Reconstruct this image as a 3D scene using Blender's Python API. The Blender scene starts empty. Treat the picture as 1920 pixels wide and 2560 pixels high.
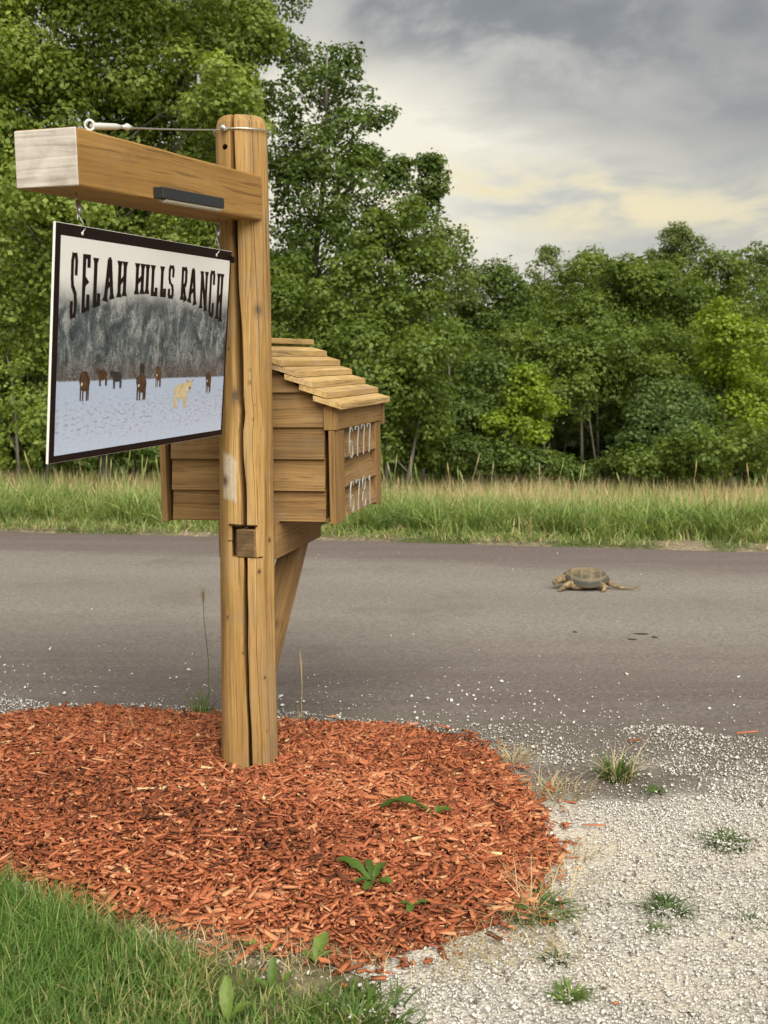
import bpy, bmesh, math, random
import numpy as np
from mathutils import Vector, Matrix, noise as mn
from mathutils.geometry import tessellate_polygon

random.seed(7)
RNG = np.random.default_rng(11)
R = math.radians
scene = bpy.context.scene
COL = scene.collection

# ------------------------------------------------------------------ camera
cam_d = bpy.data.cameras.new('camera')
cam = bpy.data.objects.new('camera', cam_d)
COL.objects.link(cam)
CAM = np.array([0.0, 0.0, 1.56])
PITCH = R(7.4)
cam.location = CAM
cam.rotation_euler = (R(90) - PITCH, 0, 0)
cam_d.sensor_fit = 'VERTICAL'
cam_d.sensor_height = 24.0
cam_d.lens = 24.0 * 3000 / 2560
cam_d.clip_start = 0.05
cam_d.clip_end = 3000
cam_d.dof.use_dof = True
cam_d.dof.focus_distance = 4.1
cam_d.dof.aperture_fstop = 4.5
scene.camera = cam

# ------------------------------------------------------------------ sky
SUN_EL, SUN_AZ = R(46), R(162)      # azimuth from +Y clockwise: behind the camera, to the right
world = bpy.data.worlds.new('World')
scene.world = world
world.use_nodes = True


class NT:
    """small helper round a node tree"""
    def __init__(self, nt):
        self.nt = nt
        nt.nodes.clear()

    def n(self, typ, ins=None, **props):
        nd = self.nt.nodes.new(typ)
        for k, v in props.items():
            setattr(nd, k, v)
        for k, v in (ins or {}).items():
            self.set(nd, k, v)
        return nd

    def set(self, nd, k, v):
        sock = nd.inputs[k]
        if isinstance(v, bpy.types.NodeSocket):
            self.nt.links.new(v, sock)
        elif hasattr(v, 'outputs'):
            self.nt.links.new(v.outputs[0], sock)
        else:
            if isinstance(v, tuple) and len(v) == 3 and sock.type == 'RGBA':
                v = (*v, 1)
            sock.default_value = v

    def math(self, op, a, b=0.0, c=0.0, clamp=False):
        nd = self.n('ShaderNodeMath', operation=op, use_clamp=clamp)
        self.set(nd, 0, a); self.set(nd, 1, b); self.set(nd, 2, c)
        return nd.outputs[0]

    def vmath(self, op, a, b=(0, 0, 0)):
        nd = self.n('ShaderNodeVectorMath', operation=op)
        self.set(nd, 0, a); self.set(nd, 1, b)
        return nd.outputs['Value'] if op in ('DOT_PRODUCT', 'LENGTH') else nd.outputs[0]

    def mix(self, f, a, b, blend='MIX'):
        nd = self.n('ShaderNodeMix', data_type='RGBA', blend_type=blend)
        self.set(nd, 0, f); self.set(nd, 6, a); self.set(nd, 7, b)
        return nd.outputs[2]

    def ramp(self, f, stops, interp='LINEAR'):
        nd = self.n('ShaderNodeValToRGB')
        nd.color_ramp.interpolation = interp
        el = nd.color_ramp.elements
        while len(el) < len(stops):
            el.new(0.5)
        for e, (p, c) in zip(el, stops):
            e.position = p
            e.color = (c, c, c, 1) if isinstance(c, (int, float)) else (*c, 1)
        self.set(nd, 0, f)
        return nd.outputs[0]

    def noise(self, vec, scale, detail=4, rough=0.55, dist=0.0, out=0):
        nd = self.n('ShaderNodeTexNoise', {'Vector': vec, 'Scale': scale, 'Detail': detail,
                                           'Roughness': rough, 'Distortion': dist})
        return nd.outputs[out]

    def mapr(self, v, a, b, c=0.0, d=1.0, smooth=True):
        nd = self.n('ShaderNodeMapRange', interpolation_type='SMOOTHSTEP' if smooth else 'LINEAR')
        for i, x in enumerate((v, a, b, c, d)):
            self.set(nd, i, x)
        return nd.outputs[0]

    def mapping(self, vec, scale=(1, 1, 1), rot=(0, 0, 0), loc=(0, 0, 0)):
        nd = self.n('ShaderNodeMapping', {'Vector': vec, 'Scale': scale, 'Rotation': rot, 'Location': loc})
        return nd.outputs[0]

    def link(self, a, b):
        self.nt.links.new(a, b)


def build_sky():
    t = NT(world.node_tree)
    nish = t.n('ShaderNodeTexSky', sky_type='NISHITA', sun_disc=False, sun_elevation=SUN_EL, sun_rotation=SUN_AZ)
    d = t.vmath('NORMALIZE', t.n('ShaderNodeTexCoord').outputs['Generated'])
    sep = t.n('ShaderNodeSeparateXYZ', {0: d})
    x, z = sep.outputs[0], sep.outputs[2]

    def cen(n): return t.math('SUBTRACT', n, 0.5)
    P = t.mapping(d, (1.0, 1.0, 1.7), (0, R(14), 0), (2.3, 0.4, 1.1))
    w1 = t.noise(P, 3.2, 3, 0.5, out=1)
    Pw = t.vmath('ADD', P, t.vmath('MULTIPLY', t.vmath('SUBTRACT', w1, (0.5, 0.5, 0.5)), (0.16, 0.16, 0.16)))
    big = t.noise(Pw, 3.6, 4, 0.5)
    med = t.noise(Pw, 8.5, 6, 0.55, 0.0)
    P3 = t.mapping(Pw, (1.0, 1.0, 2.2), (0, R(8), 0), (7.7, 3.1, 0))
    wisp = t.noise(P3, 8.0, 6, 0.55, 0.0)
    # heavy grey deck overhead; its ragged lower edge sinks towards the right
    e = t.math('ADD', z, t.math('MULTIPLY', x, 0.20))
    e = t.math('ADD', e, t.math('MULTIPLY', cen(big), 0.16))
    e = t.math('ADD', e, t.math('MULTIPLY', cen(med), 0.10))
    deck = t.mapr(e, 0.178, 0.262)
    fd = t.math('ADD', t.math('MULTIPLY', med, 0.55), t.math('MULTIPLY', big, 0.45))
    dark = t.ramp(fd, [(0.36, (0.205, 0.222, 0.235)), (0.50, (0.275, 0.285, 0.288)), (0.64, (0.42, 0.41, 0.39))])
    low = t.ramp(t.math('ADD', t.math('MULTIPLY', wisp, 0.45), t.math('MULTIPLY', big, 0.55)),
                 [(0.36, (0.385, 0.408, 0.405)), (0.50, (0.50, 0.50, 0.465)), (0.62, (0.70, 0.665, 0.555))])
    low = t.mix(t.math('MULTIPLY', t.mapr(z, 0.13, 0.03), 0.75), low, (0.61, 0.585, 0.505))
    # the low sun glowing through the thin part of the cloud
    az, el = R(-0.6), R(10.2)
    g = (math.sin(az) * math.cos(el), math.cos(az) * math.cos(el), math.sin(el))
    dot = t.math('MAXIMUM', t.vmath('DOT_PRODUCT', d, g), 0.0)
    wide = t.math('POWER', dot, 52.0)
    core = t.math('POWER', dot, 260.0)
    gl = t.math('ADD', t.math('MULTIPLY', wide, t.mapr(wisp, 0.34, 0.64, 0.38, 1.0)), t.math('MULTIPLY', core, 0.65), clamp=True)
    low = t.mix(t.math('MULTIPLY', gl, 0.95), low, (0.98, 0.93, 0.77))
    dark = t.mix(t.math('MULTIPLY', wide, t.mapr(med, 0.42, 0.66, 0.0, 0.8)), dark, (0.74, 0.72, 0.64))
    c = t.mix(deck, low, dark)
    # warm streaks under the deck, sloping down to the right
    zb = t.math('ADD', t.math('ADD', z, t.math('MULTIPLY', x, 0.10)), t.math('MULTIPLY', cen(med), 0.07))
    band = t.math('MULTIPLY', t.mapr(zb, 0.098, 0.138), t.mapr(zb, 0.178, 0.145))
    band = t.math('MULTIPLY', band, t.mapr(wisp, 0.42, 0.60))
    g2 = (math.sin(R(7)) * math.cos(R(8)), math.cos(R(7)) * math.cos(R(8)), math.sin(R(8)))
    band = t.math('MULTIPLY', band, t.math('POWER', t.math('MAXIMUM', t.vmath('DOT_PRODUCT', d, g2), 0.0), 32.0))
    c = t.mix(t.math('MULTIPLY', band, 1.15, clamp=True), c, (0.90, 0.79, 0.51))
    bg1 = t.n('ShaderNodeBackground', {'Color': nish.outputs[0], 'Strength': 0.05})
    bg2 = t.n('ShaderNodeBackground', {'Color': c, 'Strength': SKY_CLOUD})
    mx = t.n('ShaderNodeMixShader', {0: 0.96, 1: bg1.outputs[0], 2: bg2.outputs[0]})
    out = t.n('ShaderNodeOutputWorld')
    t.link(mx.outputs[0], out.inputs[0])


EXPOSURE = 2.1
SKY_CLOUD = 0.228
build_sky()
world.cycles.sampling_method = 'MANUAL'
world.cycles.sample_map_resolution = 512

# ------------------------------------------------------------------ sun behind cloud
sun_d = bpy.data.lights.new('sun', 'SUN')
sun_d.energy = 1.5
sun_d.angle = R(62)
sun_d.color = (1.0, 0.94, 0.82)
sun = bpy.data.objects.new('sun', sun_d)
COL.objects.link(sun)
sdir = Vector((math.sin(SUN_AZ) * math.cos(SUN_EL), math.cos(SUN_AZ) * math.cos(SUN_EL), math.sin(SUN_EL)))
sun.rotation_euler = sdir.to_track_quat('Z', 'Y').to_euler()

vs = scene.view_settings
scene.display_settings.display_device = 'sRGB'
vs.view_transform = 'Standard'
vs.look = 'None'
vs.exposure = EXPOSURE
vs.gamma = 1.0
vs.use_curve_mapping = False
cy = scene.cycles
cy.max_bounces = 8
cy.diffuse_bounces = 5
cy.glossy_bounces = 2
cy.transmission_bounces = 6
cy.transparent_max_bounces = 4
cy.use_denoising = True

# ------------------------------------------------------------------ object helpers


def put(o, parent=None):
    COL.objects.link(o)
    if parent is not None:
        o.parent = parent
    return o


def tag(o, label=None, cat=None, group=None, kind=None):
    if label: o['label'] = label
    if cat: o['category'] = cat
    if group: o['group'] = group
    if kind: o['kind'] = kind
    return o


def empty(name, loc=(0, 0, 0), label=None, cat=None, group=None, mat=None):
    o = bpy.data.objects.new(name, None)
    o.empty_display_size = 0.1
    put(o)
    if mat is not None:
        o.matrix_world = mat
    else:
        o.location = loc
    return tag(o, label, cat, group)


def mesh_arr(name, V, F, mat, parent=None, tint=None, smooth=False):
    """V (n,3), F (m,k) arrays -> one mesh object"""
    V = np.asarray(V, np.float32); F = np.asarray(F, np.int32)
    me = bpy.data.meshes.new(name)
    me.vertices.add(len(V)); me.vertices.foreach_set('co', V.ravel())
    k = F.shape[1]
    me.loops.add(F.size); me.loops.foreach_set('vertex_index', F.ravel())
    me.polygons.add(len(F))
    me.polygons.foreach_set('loop_start', np.arange(0, F.size, k, dtype=np.int32))
    if smooth:
        me.polygons.foreach_set('use_smooth', np.ones(len(F), bool))
    me.update(calc_edges=True)
    if tint is not None:
        a = me.attributes.new('tint', 'FLOAT', 'FACE')
        a.data.foreach_set('value', np.asarray(tint, np.float32))
    if mat: me.materials.append(mat)
    return put(bpy.data.objects.new(name, me), parent)


def mesh_py(name, V, F, mat, parent=None, smooth=False):
    me = bpy.data.meshes.new(name)
    me.from_pydata([tuple(v) for v in V], [], F)
    if smooth:
        for p in me.polygons: p.use_smooth = True
    me.update()
    if mat: me.materials.append(mat)
    return put(bpy.data.objects.new(name, me), parent)


def bm_obj(name, bm, mat, parent=None, smooth=False):
    me = bpy.data.meshes.new(name)
    bmesh.ops.recalc_face_normals(bm, faces=bm.faces)
    bm.to_mesh(me); bm.free()
    if smooth:
        for p in me.polygons: p.use_smooth = True
    if mat: me.materials.append(mat)
    return put(bpy.data.objects.new(name, me), parent)


def bm_box(size, bevel=0.0, jit=0.0):
    bm = bmesh.new()
    bmesh.ops.create_cube(bm, size=1.0)
    for v in bm.verts:
        v.co = Vector((v.co.x * size[0], v.co.y * size[1], v.co.z * size[2]))
        if jit:
            v.co += Vector([random.uniform(-jit, jit) for _ in range(3)])
    if bevel:
        bmesh.ops.bevel(bm, geom=list(bm.edges), offset=bevel, segments=1, affect='EDGES')
    return bm


def box(name, size, loc, mat, parent=None, rot=(0, 0, 0), bevel=0.002, jit=0.0):
    o = bm_obj(name, bm_box(size, bevel, jit), mat, parent)
    o.location = loc; o.rotation_euler = rot
    return o


def tube(pts, rad, seg=8, cap=True):
    """vertices and quads of a tube through pts; rad a number or list"""
    pts = [Vector(p) for p in pts]
    rads = rad if hasattr(rad, '__len__') else [rad] * len(pts)
    V, F = [], []
    up = Vector((0.13, 0.27, 0.95)).normalized()
    for i, p in enumerate(pts):
        t = (pts[min(i + 1, len(pts) - 1)] - pts[max(i - 1, 0)]).normalized()
        a = t.cross(up)
        if a.length < 0.05: a = t.cross(Vector((1, 0, 0)))
        a.normalize(); b = t.cross(a).normalized()
        for k in range(seg):
            an = 2 * math.pi * k / seg
            V.append(p + (a * math.cos(an) + b * math.sin(an)) * rads[i])
    for i in range(len(pts) - 1):
        for k in range(seg):
            k2 = (k + 1) % seg
            F.append((i * seg + k, i * seg + k2, (i + 1) * seg + k2, (i + 1) * seg + k))
    if cap:
        F.append(tuple(range(seg - 1, -1, -1)))
        F.append(tuple(range((len(pts) - 1) * seg, len(pts) * seg)))
    return V, F


def tubes(list_):
    V, F = [], []
    for pts, rad, seg in list_:
        v, f = tube(pts, rad, seg)
        F += [tuple(i + len(V) for i in q) for q in f]
        V += v
    return V, F


def ray(x, y):
    return np.array([(x - 960) / 3000,
                     math.cos(PITCH) + (1280 - y) / 3000 * math.sin(PITCH),
                     -math.sin(PITCH) + (1280 - y) / 3000 * math.cos(PITCH)])


def at(x, y, d):
    """real place of what is seen at photo point (x, y), d metres off"""
    return CAM + ray(x, y) * d


# ------------------------------------------------------------------ materials


def new_mat(name, rough=0.7, spec=0.3):
    m = bpy.data.materials.new(name)
    m.use_nodes = True
    t = NT(m.node_tree)
    b = t.n('ShaderNodeBsdfPrincipled')
    b.inputs['Roughness'].default_value = rough
    b.inputs['Specular IOR Level'].default_value = spec
    out = t.n('ShaderNodeOutputMaterial')
    t.link(b.outputs[0], out.inputs[0])
    return m, t, b, out


def bump(t, b, h, strength, dist):
    nd = t.n('ShaderNodeBump', {'Height': h, 'Strength': strength, 'Distance': dist})
    t.link(nd.outputs[0], b.inputs['Normal'])
    return nd


def wood(name, dark, mid, light, axis='X', fine=55, long=1.6, grey=0.0, knots=True, rough=0.72, bmp=0.35):
    m, t, b, _ = new_mat(name, rough, 0.25)
    tc = t.n('ShaderNodeTexCoord').outputs['Object']
    oi = t.n('ShaderNodeObjectInfo').outputs['Random']
    off = t.n('ShaderNodeCombineXYZ', {0: t.math('MULTIPLY', oi, 31.0), 1: t.math('MULTIPLY', oi, 17.0), 2: t.math('MULTIPLY', oi, 23.0)}).outputs[0]
    v = t.vmath('ADD', tc, off)
    sc = [fine, fine, fine]
    sc['XYZ'.index(axis)] = long
    wv = t.noise(v, 2.2, 2, 0.5, out=1)
    vv = t.vmath('ADD', v, t.vmath('MULTIPLY', t.vmath('SUBTRACT', wv, (0.5, 0.5, 0.5)), (0.03, 0.03, 0.03)))
    g1 = t.noise(t.mapping(vv, tuple(q * 1.7 if i != 'XYZ'.index(axis) else q for i, q in enumerate(sc))), 1.0, 6, 0.68)
    sc2 = [s * 0.22 if i != 'XYZ'.index(axis) else 0.7 for i, s in enumerate(sc)]
    g2 = t.noise(t.mapping(vv, tuple(sc2)), 1.0, 3, 0.5, 0.6)
    blot = t.noise(v, 5.0, 3, 0.6)
    f = t.math('ADD', t.math('MULTIPLY', g1, 0.5), t.math('MULTIPLY', g2, 0.5))
    c = t.ramp(f, [(0.37, dark), (0.50, mid), (0.62, light)])
    c = t.mix(t.mapr(blot, 0.40, 0.72, 0.0, 0.45), c, dark)
    # per-board difference
    c = t.mix(t.math('MULTIPLY', t.math('FRACT', t.math('MULTIPLY', oi, 7.31)), 0.30), c, light)
    # fine dark grain lines
    ln = t.noise(t.mapping(vv, tuple(s * 2.6 if i != 'XYZ'.index(axis) else 2.0 for i, s in enumerate(sc))), 1.0, 2, 0.5)
    c = t.mix(t.mapr(ln, 0.57, 0.68, 0.0, 0.55), c, tuple(x * 0.40 for x in dark))
    stn = t.noise(t.mapping(v, tuple(9.0 if i != 'XYZ'.index(axis) else 2.2 for i in range(3))), 1.0, 5, 0.65)
    c = t.mix(t.mapr(stn, 0.54, 0.70, 0.0, 0.42), c, (0.115, 0.085, 0.05))
    if knots:
        ksc = [6.0] * 3; ksc['XYZ'.index(axis)] = 2.6
        vo = t.n('ShaderNodeTexVoronoi', {'Vector': t.mapping(vv, tuple(ksc)), 'Scale': 1.0, 'Randomness': 1.0})
        k = t.mapr(vo.outputs['Distance'], 0.05, 0.13, 1.0, 0.0)
        c = t.mix(t.math('MULTIPLY', k, 0.75), c, tuple(x * 0.30 for x in dark))
    if grey:
        gn = t.noise(v, 7.0, 5, 0.65)
        c = t.mix(t.mapr(gn, 0.48, 0.68, 0.0, grey), c, (0.36, 0.33, 0.28))
    t.link(c, b.inputs['Base Color'])
    bump(t, b, t.math('ADD', g1, t.math('MULTIPLY', ln, -0.5)), bmp, 0.004)
    return m


WD = dict(
    post=wood('post_wood', (0.223, 0.125, 0.039), (0.382, 0.226, 0.076), (0.548, 0.350, 0.133), 'Z', 60, 1.1, 0.12, False, 0.75, 0.6),
    beam=wood('beam_wood', (0.172, 0.089, 0.024), (0.286, 0.155, 0.043), (0.377, 0.217, 0.068), 'X', 50, 1.8, 0.05, True, 0.75, 0.5),
    board=wood('board_wood', (0.138, 0.076, 0.026), (0.234, 0.136, 0.051), (0.326, 0.201, 0.081), 'X', 75, 1.8, 0.12, False, 0.78, 0.6),
    trim=wood('trim_wood', (0.154, 0.086, 0.030), (0.252, 0.145, 0.053), (0.332, 0.201, 0.078), 'X', 60, 1.4, 0.06, False, 0.78, 0.5),
    shingle=wood('shingle_wood', (0.297, 0.186, 0.070), (0.458, 0.301, 0.120), (0.583, 0.406, 0.180), 'X', 55, 2.0, 0.22, False, 0.8, 0.6),
    support=wood('support_wood', (0.149, 0.085, 0.032), (0.234, 0.136, 0.052), (0.320, 0.193, 0.078), 'X', 55, 1.5, 0.10, True, 0.78, 0.5),
)


def end_grain(name, a, b_, c_, streak=True):
    m, t, b, _ = new_mat(name, 0.85, 0.15)
    tc = t.n('ShaderNodeTexCoord').outputs['Object']
    g = t.noise(t.mapping(tc, (3.0, 3.0, 48.0)), 1.0, 6, 0.62, 0.4)
    g2 = t.noise(tc, 16.0, 4, 0.6)
    c = t.ramp(t.math('ADD', t.math('MULTIPLY', g, 0.6), t.math('MULTIPLY', g2, 0.4)), [(0.34, a), (0.5, b_), (0.66, c_)])
    t.link(c, b.inputs['Base Color'])
    bump(t, b, g, 0.6, 0.004)
    return m


M_ENDPALE = end_grain('weathered_end_grain', (0.30, 0.25, 0.21), (0.50, 0.455, 0.41), (0.64, 0.60, 0.55))
M_ENDDARK = end_grain('dark_end_grain', (0.065, 0.039, 0.021), (0.120, 0.075, 0.038), (0.195, 0.126, 0.065))


def plain(name, col, rough=0.5, metal=0.0, spec=0.4, var=0.12, scale=30):
    m, t, b, _ = new_mat(name, rough, spec)
    b.inputs['Metallic'].default_value = metal
    tc = t.n('ShaderNodeTexCoord').outputs['Object']
    nz = t.noise(tc, scale, 4, 0.6)
    c = t.mix(t.math('MULTIPLY', nz, var * 2), col, tuple(x * 0.55 for x in col))
    t.link(c, b.inputs['Base Color'])
    return m


M_STEEL = plain('galvanised_steel', (0.62, 0.62, 0.61), 0.38, 0.9)
M_WHITEMETAL = plain('white_coated_metal', (0.72, 0.72, 0.70), 0.4, 0.2)
M_NUM = plain('brushed_aluminium', (0.50, 0.50, 0.49), 0.42, 0.45)
M_BLACK = plain('black_plastic', (0.022, 0.024, 0.026), 0.45)
M_LENS = plain('grubby_lens', (0.42, 0.38, 0.30), 0.5)
M_BROWN = plain('sign_brown', (0.014, 0.0062, 0.0052), 0.55, 0, 0.12, 0.1, 5)
M_WHITE = plain('sign_white', (0.78, 0.78, 0.76), 0.5)
M_CLOD = plain('dark_dirt', (0.060, 0.045, 0.034), 0.95, 0, 0.05)
M_KERF_SHADE = plain('kerf_shade', (0.030, 0.018, 0.010), 0.95, 0, 0.05)


def tint_mat(name, stops, rough=0.7, trans=0.0, spec=0.25, noise_amt=0.0, bumpy=0.0, tcol=None):
    """colour from the per-piece 'tint' attribute"""
    m, t, b, out = new_mat(name, rough, spec)
    a = t.n('ShaderNodeAttribute', attribute_name='tint').outputs['Fac']
    c = t.ramp(a, stops)
    if noise_amt:
        tc = t.n('ShaderNodeTexCoord').outputs['Object']
        nz = t.noise(tc, 160.0, 3, 0.6)
        c = t.mix(t.math('MULTIPLY', nz, noise_amt), c, t.mix(1.0, c, (0.35, 0.33, 0.3), 'MULTIPLY'))
        if bumpy:
            bump(t, b, nz, bumpy, 0.003)
    t.link(c, b.inputs['Base Color'])
    if trans:
        tr = t.n('ShaderNodeBsdfTranslucent', {'Color': t.mix(1.0, c, tcol or (1.25, 1.25, 0.6), 'MULTIPLY')})
        mx = t.n('ShaderNodeMixShader', {0: trans, 1: b.outputs[0], 2: tr.outputs[0]})
        t.link(mx.outputs[0], out.inputs[0])
    return m


def leaf_mat(name, d, m_, l, trans=0.46):
    return tint_mat(name, [(0.05, d), (0.5, m_), (0.95, l)], 0.5, trans, 0.35, tcol=(1.3, 1.25, 0.55))


LEAF = dict(
    light=leaf_mat('leaf_light', (0.093, 0.144, 0.022), (0.205, 0.280, 0.050), (0.409, 0.480, 0.125)),
    mid=leaf_mat('leaf_mid', (0.064, 0.109, 0.017), (0.132, 0.194, 0.033), (0.241, 0.307, 0.059)),
    dark=leaf_mat('leaf_dark', (0.045, 0.083, 0.016), (0.091, 0.144, 0.027), (0.167, 0.230, 0.045), 0.42),
    bright=leaf_mat('leaf_bright', (0.117, 0.179, 0.016), (0.221, 0.317, 0.029), (0.356, 0.449, 0.052)),
    blue=leaf_mat('leaf_blue', (0.061, 0.107, 0.029), (0.121, 0.185, 0.054), (0.199, 0.280, 0.086)),
    grey=leaf_mat('leaf_grey', (0.087, 0.125, 0.033), (0.153, 0.201, 0.058), (0.240, 0.291, 0.092)),
)


def bark_mat():
    m, t, b, _ = new_mat('bark', 0.9, 0.1)
    tc = t.n('ShaderNodeTexCoord').outputs['Object']
    g = t.noise(t.mapping(tc, (9, 9, 2.0)), 1.0, 5, 0.65)
    t.link(t.ramp(g, [(0.3, (0.075, 0.062, 0.048)), (0.55, (0.16, 0.145, 0.12)), (0.75, (0.27, 0.255, 0.22))]), b.inputs['Base Color'])
    bump(t, b, g, 0.7, 0.02)
    return m


M_BARK = bark_mat()

# ------------------------------------------------------------------ terrain, road, driveway


def near_edge(x): return 5.02 - 0.15 * x
def far_edge(x): return 10.17 - 0.178 * x


def fbm(x, y, s, seed=0.0, octv=4):
    """cheap value noise on arrays (sum of warped sines)"""
    x = np.asarray(x, float) * s; y = np.asarray(y, float) * s
    r = np.zeros_like(x); a = 1.0; tot = 0
    for o in range(octv):
        k = seed + o * 5.31
        r += a * np.sin(x * 1.3 + k + 1.7 * np.sin(y * 0.9 + k * 2.1)) * np.cos(y * 1.1 - k * 1.3 + 1.5 * np.sin(x * 0.8 + k))
        tot += a; a *= 0.55; x, y = 1.9 * x + 0.6 * y, 1.9 * y - 0.6 * x
    return r / tot


def ground_z(x, y):
    x = np.asarray(x, float); y = np.asarray(y, float)
    s = y - far_edge(x)
    drop = -0.09 * np.clip(s - 0.9, 0, 13)
    z = drop + 0.03 * fbm(x, y, 1.1, 2.0) * np.clip(s / 2, 0, 1)
    n = near_edge(x) - y
    z = np.where(s > 0, z + 0.012, -0.05)
    return np.where((n > 0) & (s < 0), -0.009 + 0.002 * fbm(x, y, 2.0, 5.0), z)


def axis_samples(core, fine, far, n):
    a = np.arange(core[0], core[1] + 1e-6, fine)
    g = np.geomspace(fine * 2, far, n)
    return np.concatenate([(core[0] - g)[::-1], a, core[1] + g])


def build_ground():
    xs = axis_samples((-9, 9), 0.18, 500, 22)
    ys = axis_samples((-3, 26), 0.18, 500, 22)
    X, Y = np.meshgrid(xs, ys)
    Z = ground_z(X, Y)
    V = np.stack([X, Y, Z], -1).reshape(-1, 3)
    ny, nx = X.shape
    i = np.arange((ny - 1) * (nx - 1)); r, c = i // (nx - 1), i % (nx - 1)
    F = np.stack([r * nx + c, r * nx + c + 1, (r + 1) * nx + c + 1, (r + 1) * nx + c], -1)
    m, t, b, _ = new_mat('soil_and_thatch', 0.95, 0.1)
    P = t.n('ShaderNodeTexCoord').outputs['Object']
    n1 = t.noise(P, 1.4, 5, 0.6); n2 = t.noise(P, 26, 5, 0.7)
    c1 = t.ramp(n2, [(0.3, (0.11, 0.09, 0.058)), (0.55, (0.24, 0.20, 0.135)), (0.75, (0.40, 0.35, 0.25))])
    c2 = t.ramp(n2, [(0.3, (0.035, 0.055, 0.018)), (0.7, (0.12, 0.13, 0.05))])
    t.link(t.mix(t.mapr(n1, 0.42, 0.58), c1, c2), b.inputs['Base Color'])
    bump(t, b, n2, 0.6, 0.02)
    tag(mesh_arr('ground', V, F, m, smooth=True), kind='structure')


build_ground()


def build_road():
    xs = axis_samples((-7, 7), 0.07, 90, 16)
    k = np.linspace(0, 1, 30)
    X, K = np.meshgrid(xs, k)
    n0 = near_edge(X) + 0.05 * fbm(X, X * 0, 3.0, 1.0) + 0.02 * fbm(X, X * 0, 14.0, 3.0)
    n1 = far_edge(X) + 0.045 * fbm(X, X * 0 + 3, 2.6, 4.0) + 0.025 * fbm(X, X * 0, 11.0, 8.0)
    Y = n0 + (n1 - n0) * K
    Z = 0.004 + 0.035 * (1 - (2 * K - 1) ** 2) + 0.004 * fbm(X, Y, 1.2, 9.0)
    Z = np.where((K < 0.001) | (K > 0.999), -0.03, Z)
    V = np.stack([X, Y, Z], -1).reshape(-1, 3)
    ny, nx = X.shape
    i = np.arange((ny - 1) * (nx - 1)); r, c = i // (nx - 1), i % (nx - 1)
    F = np.stack([r * nx + c, r * nx + c + 1, (r + 1) * nx + c + 1, (r + 1) * nx + c], -1)
    m, t, b, _ = new_mat('oiled_gravel_road', 0.86, 0.22)
    P = t.n('ShaderNodeTexCoord').outputs['Object']
    sep = t.n('ShaderNodeSeparateXYZ', {0: P})
    wob = t.noise(t.mapping(P, (0.5, 1.6, 1), (0, 0, R(9))), 1.0, 4, 0.6)
    kk = t.math('ADD', t.math('SUBTRACT', sep.outputs[1], 5.02), t.math('MULTIPLY', sep.outputs[0], 0.155))
    kk = t.math('DIVIDE', t.math('ADD', kk, t.math('MULTIPLY', t.math('SUBTRACT', wob, 0.5), 0.9)), 5.2)
    lane = t.ramp(kk, [(0.0, (0.136, 0.114, 0.104)), (0.12, (0.146, 0.121, 0.110)), (0.24, (0.185, 0.161, 0.143)),
                       (0.36, (0.246, 0.224, 0.197)), (0.48, (0.222, 0.199, 0.175)), (0.60, (0.252, 0.230, 0.203)),
                       (0.72, (0.224, 0.203, 0.178)), (0.785, (0.166, 0.132, 0.124)), (1.0, (0.152, 0.119, 0.113))])
    st = t.noise(t.mapping(P, (0.45, 7.0, 1), (0, 0, R(9.5))), 1.0, 5, 0.6)
    c = t.mix(t.mapr(st, 0.35, 0.70, 0.0, 0.26), lane, (0.235, 0.21, 0.185))
    agg = t.noise(P, 46, 6, 0.8)
    c = t.mix(t.mapr(agg, 0.42, 0.60, 0.0, 0.60), c, t.mix(1.0, c, (0.52, 0.50, 0.50), 'MULTIPLY'))
    vor = t.n('ShaderNodeTexVoronoi', {'Vector': P, 'Scale': 62.0})
    vc = t.n('ShaderNodeSeparateColor', {0: vor.outputs['Color']}).outputs[0]
    fl = t.math('MULTIPLY', t.mapr(vc, 0.93, 0.97), t.mapr(vor.outputs['Distance'], 0.38, 0.22))
    c = t.mix(t.math('MULTIPLY', fl, 0.5), c, (0.40, 0.375, 0.34))
    stn = t.noise(P, 1.1, 5, 0.65)
    c = t.mix(t.mapr(stn, 0.52, 0.72, 0.0, 0.35), c, (0.095, 0.078, 0.068))
    t.link(c, b.inputs['Base Color'])
    bump(t, b, t.math('ADD', agg, t.math('MULTIPLY', vor.outputs['Distance'], -0.6)), 0.55, 0.006)
    tag(mesh_arr('road', V, F, m, smooth=True), kind='structure')


build_road()

# mulch bed outline on the ground, from the photo
MULCH = np.array([(-1.95, 4.82), (-1.62, 5.02), (-1.45, 5.13), (-1.25, 5.15), (-0.9, 5.08), (-0.45, 4.97), (0.07, 4.88), (0.31, 4.74),
                  (0.45, 4.52), (0.535, 4.2), (0.555, 3.87), (0.54, 3.56), (0.46, 3.33), (0.33, 3.15), (0.15, 3.03),
                  (-0.02, 2.94), (-0.12, 2.93), (-0.28, 2.99), (-0.52, 3.08), (-0.77, 3.18), (-1.0, 3.33), (-1.17, 3.46),
                  (-1.5, 3.65), (-1.85, 3.9), (-2.1, 4.3)])
DRIVE = np.array([(-6, 5.1), (-6, 4.9), (-2.4, 4.7), (-2.2, 4.3), (-1.9, 3.95), (-1.0, 3.36), (-0.5, 3.09), (-0.14, 2.95), (0.0, 2.86), (0.0, 2.74),
                  (0.09, 2.62), (0.16, 2.3), (0.25, 1.8), (0.3, 0.5), (0.3, -8), (4.2, -8), (4.2, 2.5), (4.6, 3.8), (6.5, 4.2), (6.5, 4.3), (3, 4.8), (0, 5.35), (-3, 5.7)])


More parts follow.
